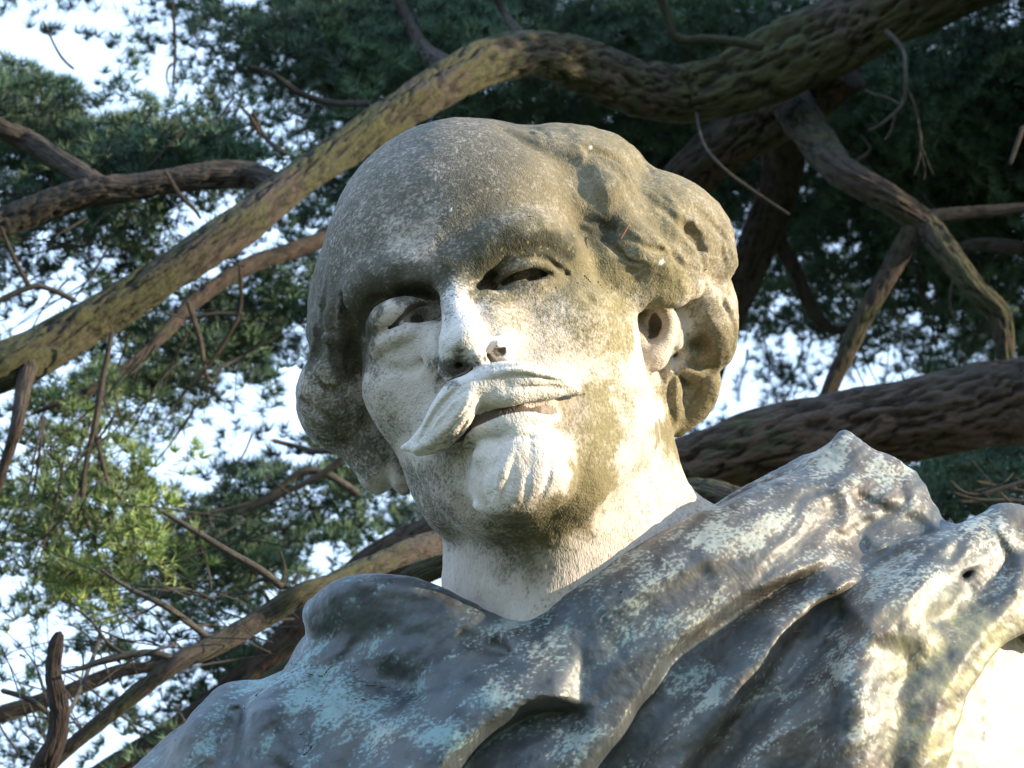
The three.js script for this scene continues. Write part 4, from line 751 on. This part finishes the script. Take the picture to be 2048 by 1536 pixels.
// [X, Y, half width, half height, distance, depth, density, yellow]; yellow paints sunlight into the needle tint
const CLUMPS = [
  [80, 200, 120, 60, 10, .3, 1.5, 0], [70, 320, 110, 80, 10, .3, .9, 0], [310, 285, 170, 50, 9.8, .3, 1.5, 0], [440, 300, 90, 50, 9.8, .3, 1.3, 0], [200, 300, 70, 60, 10, .3, 1.1, 0], [140, 30, 80, 80, 10.5, .3, .35, 0], [20, 110, 50, 90, 10.5, .3, .4, 0], [320, 80, 60, 90, 10.6, .3, .35, 0],
  [460, 50, 120, 80, 10.4, .4, .8, 0], [620, 70, 150, 90, 10.4, .4, 1.1, 0], [780, 90, 150, 100, 10.4, .4, 1.3, 0], [930, 50, 140, 80, 10.6, .4, 1.3, 0], [690, 190, 110, 60, 10.2, .3, 1.2, 0], [830, 180, 80, 50, 10.4, .3, 1.2, 0], [560, 290, 70, 40, 10, .3, .5, 0], [430, 150, 60, 60, 10.4, .3, .5, 0],
  [720, 320, 70, 60, 10.3, .3, 1.2, 0], [660, 400, 50, 70, 10.3, .3, .9, 0], [640, 480, 50, 60, 10.2, .3, .9, 0], [60, 500, 100, 60, 9.9, .3, .7, 0], [200, 470, 110, 60, 9.9, .3, .6, 0], [300, 450, 90, 60, 9.9, .3, .5, 0], [110, 420, 110, 50, 10, .3, .8, 0], [240, 560, 70, 50, 9.8, .3, .45, 0],
  [540, 490, 70, 60, 10, .3, .6, 0], [520, 590, 90, 60, 10, .3, 1.1, 0], [420, 650, 110, 60, 10, .3, 1.2, 0], [320, 690, 100, 50, 9.9, .3, .9, 0], [570, 660, 50, 80, 10, .3, .6, 0], [240, 760, 130, 60, 9.8, .3, .8, .15], [110, 800, 110, 80, 9.6, .3, .6, .3], [320, 830, 90, 70, 9.7, .3, .7, .1], [490, 770, 80, 60, 10, .3, .6, 0], [60, 680, 60, 40, 9.9, .3, .3, 0], [150, 690, 80, 40, 9.9, .3, .35, 0],
  [40, 950, 70, 90, 9.6, .3, .5, .4], [150, 960, 110, 90, 9.3, .3, .75, .5], [265, 1035, 60, 50, 9.1, .2, 1.2, .9], [60, 1070, 80, 90, 9.6, .3, .7, .3], [180, 1150, 80, 60, 9.4, .3, .6, .4], [170, 1185, 45, 30, 9.1, .1, 1.2, .9], [430, 985, 120, 35, 10, .3, 1.2, 0], [560, 955, 110, 40, 10, .3, 1.1, 0], [650, 910, 70, 40, 10, .3, .8, 0],
  [710, 1000, 80, 70, 10, .3, .9, 0], [600, 1050, 110, 70, 10, .3, .7, 0], [400, 1080, 100, 70, 9.9, .3, 1.0, 0], [490, 1120, 100, 60, 9.8, .3, .9, .1], [320, 1150, 90, 60, 9.8, .3, .7, .1], [60, 1180, 60, 60, 9.6, .3, .5, .4], [40, 1340, 60, 60, 9.4, .3, .6, .4], [200, 1290, 110, 50, 9.5, .3, .35, .2], [380, 1210, 120, 50, 9.6, .3, .45, .1], [480, 1340, 80, 60, 9.9, .3, 1.1, 0], [390, 1380, 80, 50, 9.9, .3, .8, 0], [180, 1460, 120, 50, 9.6, .3, .5, .2], [20, 1490, 60, 50, 9.6, .3, .5, .2], [560, 1290, 60, 50, 9.9, .3, 1, 0], [330, 1440, 60, 50, 9.5, .3, .6, .1],
  [1150, 40, 150, 60, 10.8, .4, 1.1, 0], [1290, 80, 130, 70, 10.8, .4, 1.2, 0], [1400, 30, 130, 60, 10.6, .4, 1.2, 0], [1040, 60, 90, 60, 10.6, .4, .7, .1], [1480, 100, 90, 60, 10.7, .3, .9, 0], [1250, 235, 170, 50, 11, .3, 1.4, 0], [1000, 215, 180, 40, 10.8, .3, 1.5, 0], [1420, 330, 110, 110, 11.2, .3, 1.5, 0], [1340, 290, 70, 50, 11.2, .3, 1, 0],
  [1700, 200, 120, 80, 11, .4, 1.5, 0], [1870, 170, 180, 110, 10.8, .4, 1.5, 0], [1970, 300, 130, 110, 10.8, .4, 1.5, 0], [1780, 310, 130, 90, 11, .4, 1.4, 0], [1660, 440, 120, 90, 11.2, .4, 1.3, 0], [1880, 420, 140, 80, 11, .4, 1.4, 0], [1960, 540, 120, 80, 11, .4, 1.1, 0], [1800, 560, 110, 80, 11, .4, .8, 0], [1590, 560, 90, 80, 11.2, .4, 1.0, 0], [1690, 620, 90, 70, 11.2, .4, .7, 0], [1550, 700, 70, 80, 11.2, .3, .55, 0], [1640, 730, 70, 50, 11.2, .3, .6, 0], [1830, 690, 100, 50, 11, .3, .9, 0], [1960, 680, 110, 50, 11, .3, 1, 0], [1490, 800, 60, 50, 11.2, .3, .6, 0], [1520, 620, 60, 60, 11.2, .3, .7, 0], [2020, 90, 60, 80, 10.9, .3, 1, .1], [1560, 40, 100, 40, 11, .4, 1, 0], [2010, 420, 80, 60, 10.9, .3, 1.2, 0],
  [1960, 960, 130, 60, 10, .4, 1.5, 0], [1880, 940, 60, 40, 10, .3, 1.2, 0], [1420, 870, 50, 40, 10.8, .3, .5, 0], [790, 1010, 60, 60, 10.4, .3, .9, 0],
  // dark mass farther back on the right and over the top
  [1750, 280, 340, 260, 12.4, .6, .55, 0], [1300, 100, 350, 140, 12.4, .6, .8, 0], [1850, 600, 260, 160, 12.4, .6, .5, 0], [820, 90, 260, 120, 12.2, .6, .5, 0],
  // growth beyond the frame, with dense unseen clumps on the right added to shade the limbs
  [2350, 650, 140, 150, 9.25, .3, 1.3, 0], [2500, -300, 320, 240, 10.1, .6, .9, 0], [2480, 20, 300, 200, 10.2, .5, 1.4, 0], [2450, 330, 260, 200, 10.3, .4, 1.5, 0], [2200, -260, 300, 160, 10.2, .5, 1.4, 0],
  [2350, 100, 330, 320, 10.6, .6, 1.2, 0], [2350, 600, 300, 240, 10.8, .6, .8, 0], [2900, 100, 400, 420, 10.6, .7, 1.0, 0], [1900, -260, 500, 200, 10.8, .8, .5, 0], [1000, -240, 600, 180, 10.8, .8, .6, 0], [200, -200, 500, 160, 10.6, .6, .5, 0], [-650, 250, 260, 380, 10, .6, .7, 0], [-650, 1000, 260, 420, 9.8, .6, .6, .1], [-1000, 600, 200, 700, 10.4, .6, .5, 0], [-300, -300, 600, 200, 10.4, .8, .6, 0], [-250, 300, 200, 300, 10, .6, .6, 0], [-250, 1000, 200, 400, 9.6, .6, .5, .3], [2500, -400, 600, 300, 10.4, .8, .5, 0], [3200, -300, 500, 400, 10.4, .8, .7, 0], [2300, 1000, 240, 100, 10, .5, .8, 0]];
// where the sky shows through: [X, Y, half width, half height]
const GAPS = [[170, 70, 90, 100], [225, 180, 75, 65], [350, 190, 70, 55], [400, 110, 50, 80], [560, 215, 65, 85], [95, 110, 40, 60], [25, 620, 70, 45], [400, 400, 70, 28], [590, 410, 40, 40], [520, 455, 50, 20], [560, 720, 48, 50], [400, 935, 130, 62], [320, 870, 60, 45], [450, 880, 70, 60], [560, 850, 40, 50], [860, 1112, 60, 34], [40, 1255, 60, 60], [630, 1345, 60, 50], [310, 1415, 55, 45], [205, 525, 45, 32], [330, 545, 40, 24], [215, 640, 40, 30], [1430, 825, 45, 36], [1880, 705, 26, 24], [1690, 470, 20, 34], [940, 92, 22, 12], [110, 880, 30, 40], [20, 820, 40, 30], [1560, 520, 20, 20], [1730, 640, 24, 28], [1640, 705, 28, 26], [1500, 720, 24, 30], [1940, 615, 18, 18], [1690, 560, 18, 22], [1590, 640, 20, 24], [1850, 650, 22, 16], [1460, 760, 26, 26], [1780, 700, 30, 16], [1540, 790, 22, 18], [1215, 205, 14, 8], [1100, 20, 16, 14]];
{
  const lists = [[], [], []], tints = [[], [], []];
  const q = new THREE.Quaternion(), e = new THREE.Euler(), sc = new THREE.Vector3(), m = new THREE.Matrix4();
  for (const [X, Y, rx, ry, D, dd, dens, sunYellow] of CLUMPS) {
    const n = Math.round(rx * ry * Math.pow(dens, 1.5) * FOLIAGE / (X < 760 && dens < 1 ? 380 : 300));
    for (let i = 0; i < n; i++) {
      let a, b, c; do { a = rr(-1, 1); b = rr(-1, 1); c = rr(-1, 1); } while (a * a + b * b + c * c > 1);
      if (GAPS.some(g => ((X + a * rx - g[0]) / (g[2] + 16)) ** 2 + ((Y + b * ry - g[1]) / (g[3] + 12)) ** 2 < 1) && rnd() < 0.97) continue;
      const p = at(X + a * rx, Y + b * ry, D + c * dd).sub(trunkAt), k = Math.floor(rnd() * 3), s = rr(0.8, 1.2);
      e.set(rr(-0.6, 0.6), rnd() * 6.283, rr(-0.9, 0.5)); q.setFromEuler(e); sc.set(s, s, s);
      lists[k].push(m.compose(p, q, sc).clone());
      const g = rr(0.5, 1.6), y = clamp(sunYellow + rr(-0.15, 0.15));
      tints[k].push(new THREE.Color().setRGB(g * (1 + 3.2 * y), g * (1 + 1.7 * y), g * (1 + 0.2 * y)));
    }
  }
  lists.forEach((L, k) => {
    const f = new THREE.InstancedMesh(sprays[k], needleMat, L.length); f.name = 'foliage';
    L.forEach((x, i) => { f.setMatrixAt(i, x); f.setColorAt(i, tints[k][i]); });
    shade(f); tag(f, null, null, null, 'stuff'); tree.add(f);
  });
  console.log('sprays', lists.map(l => l.length).join(' '), Math.round(performance.now()));
}
renderer.render(scene, camera);
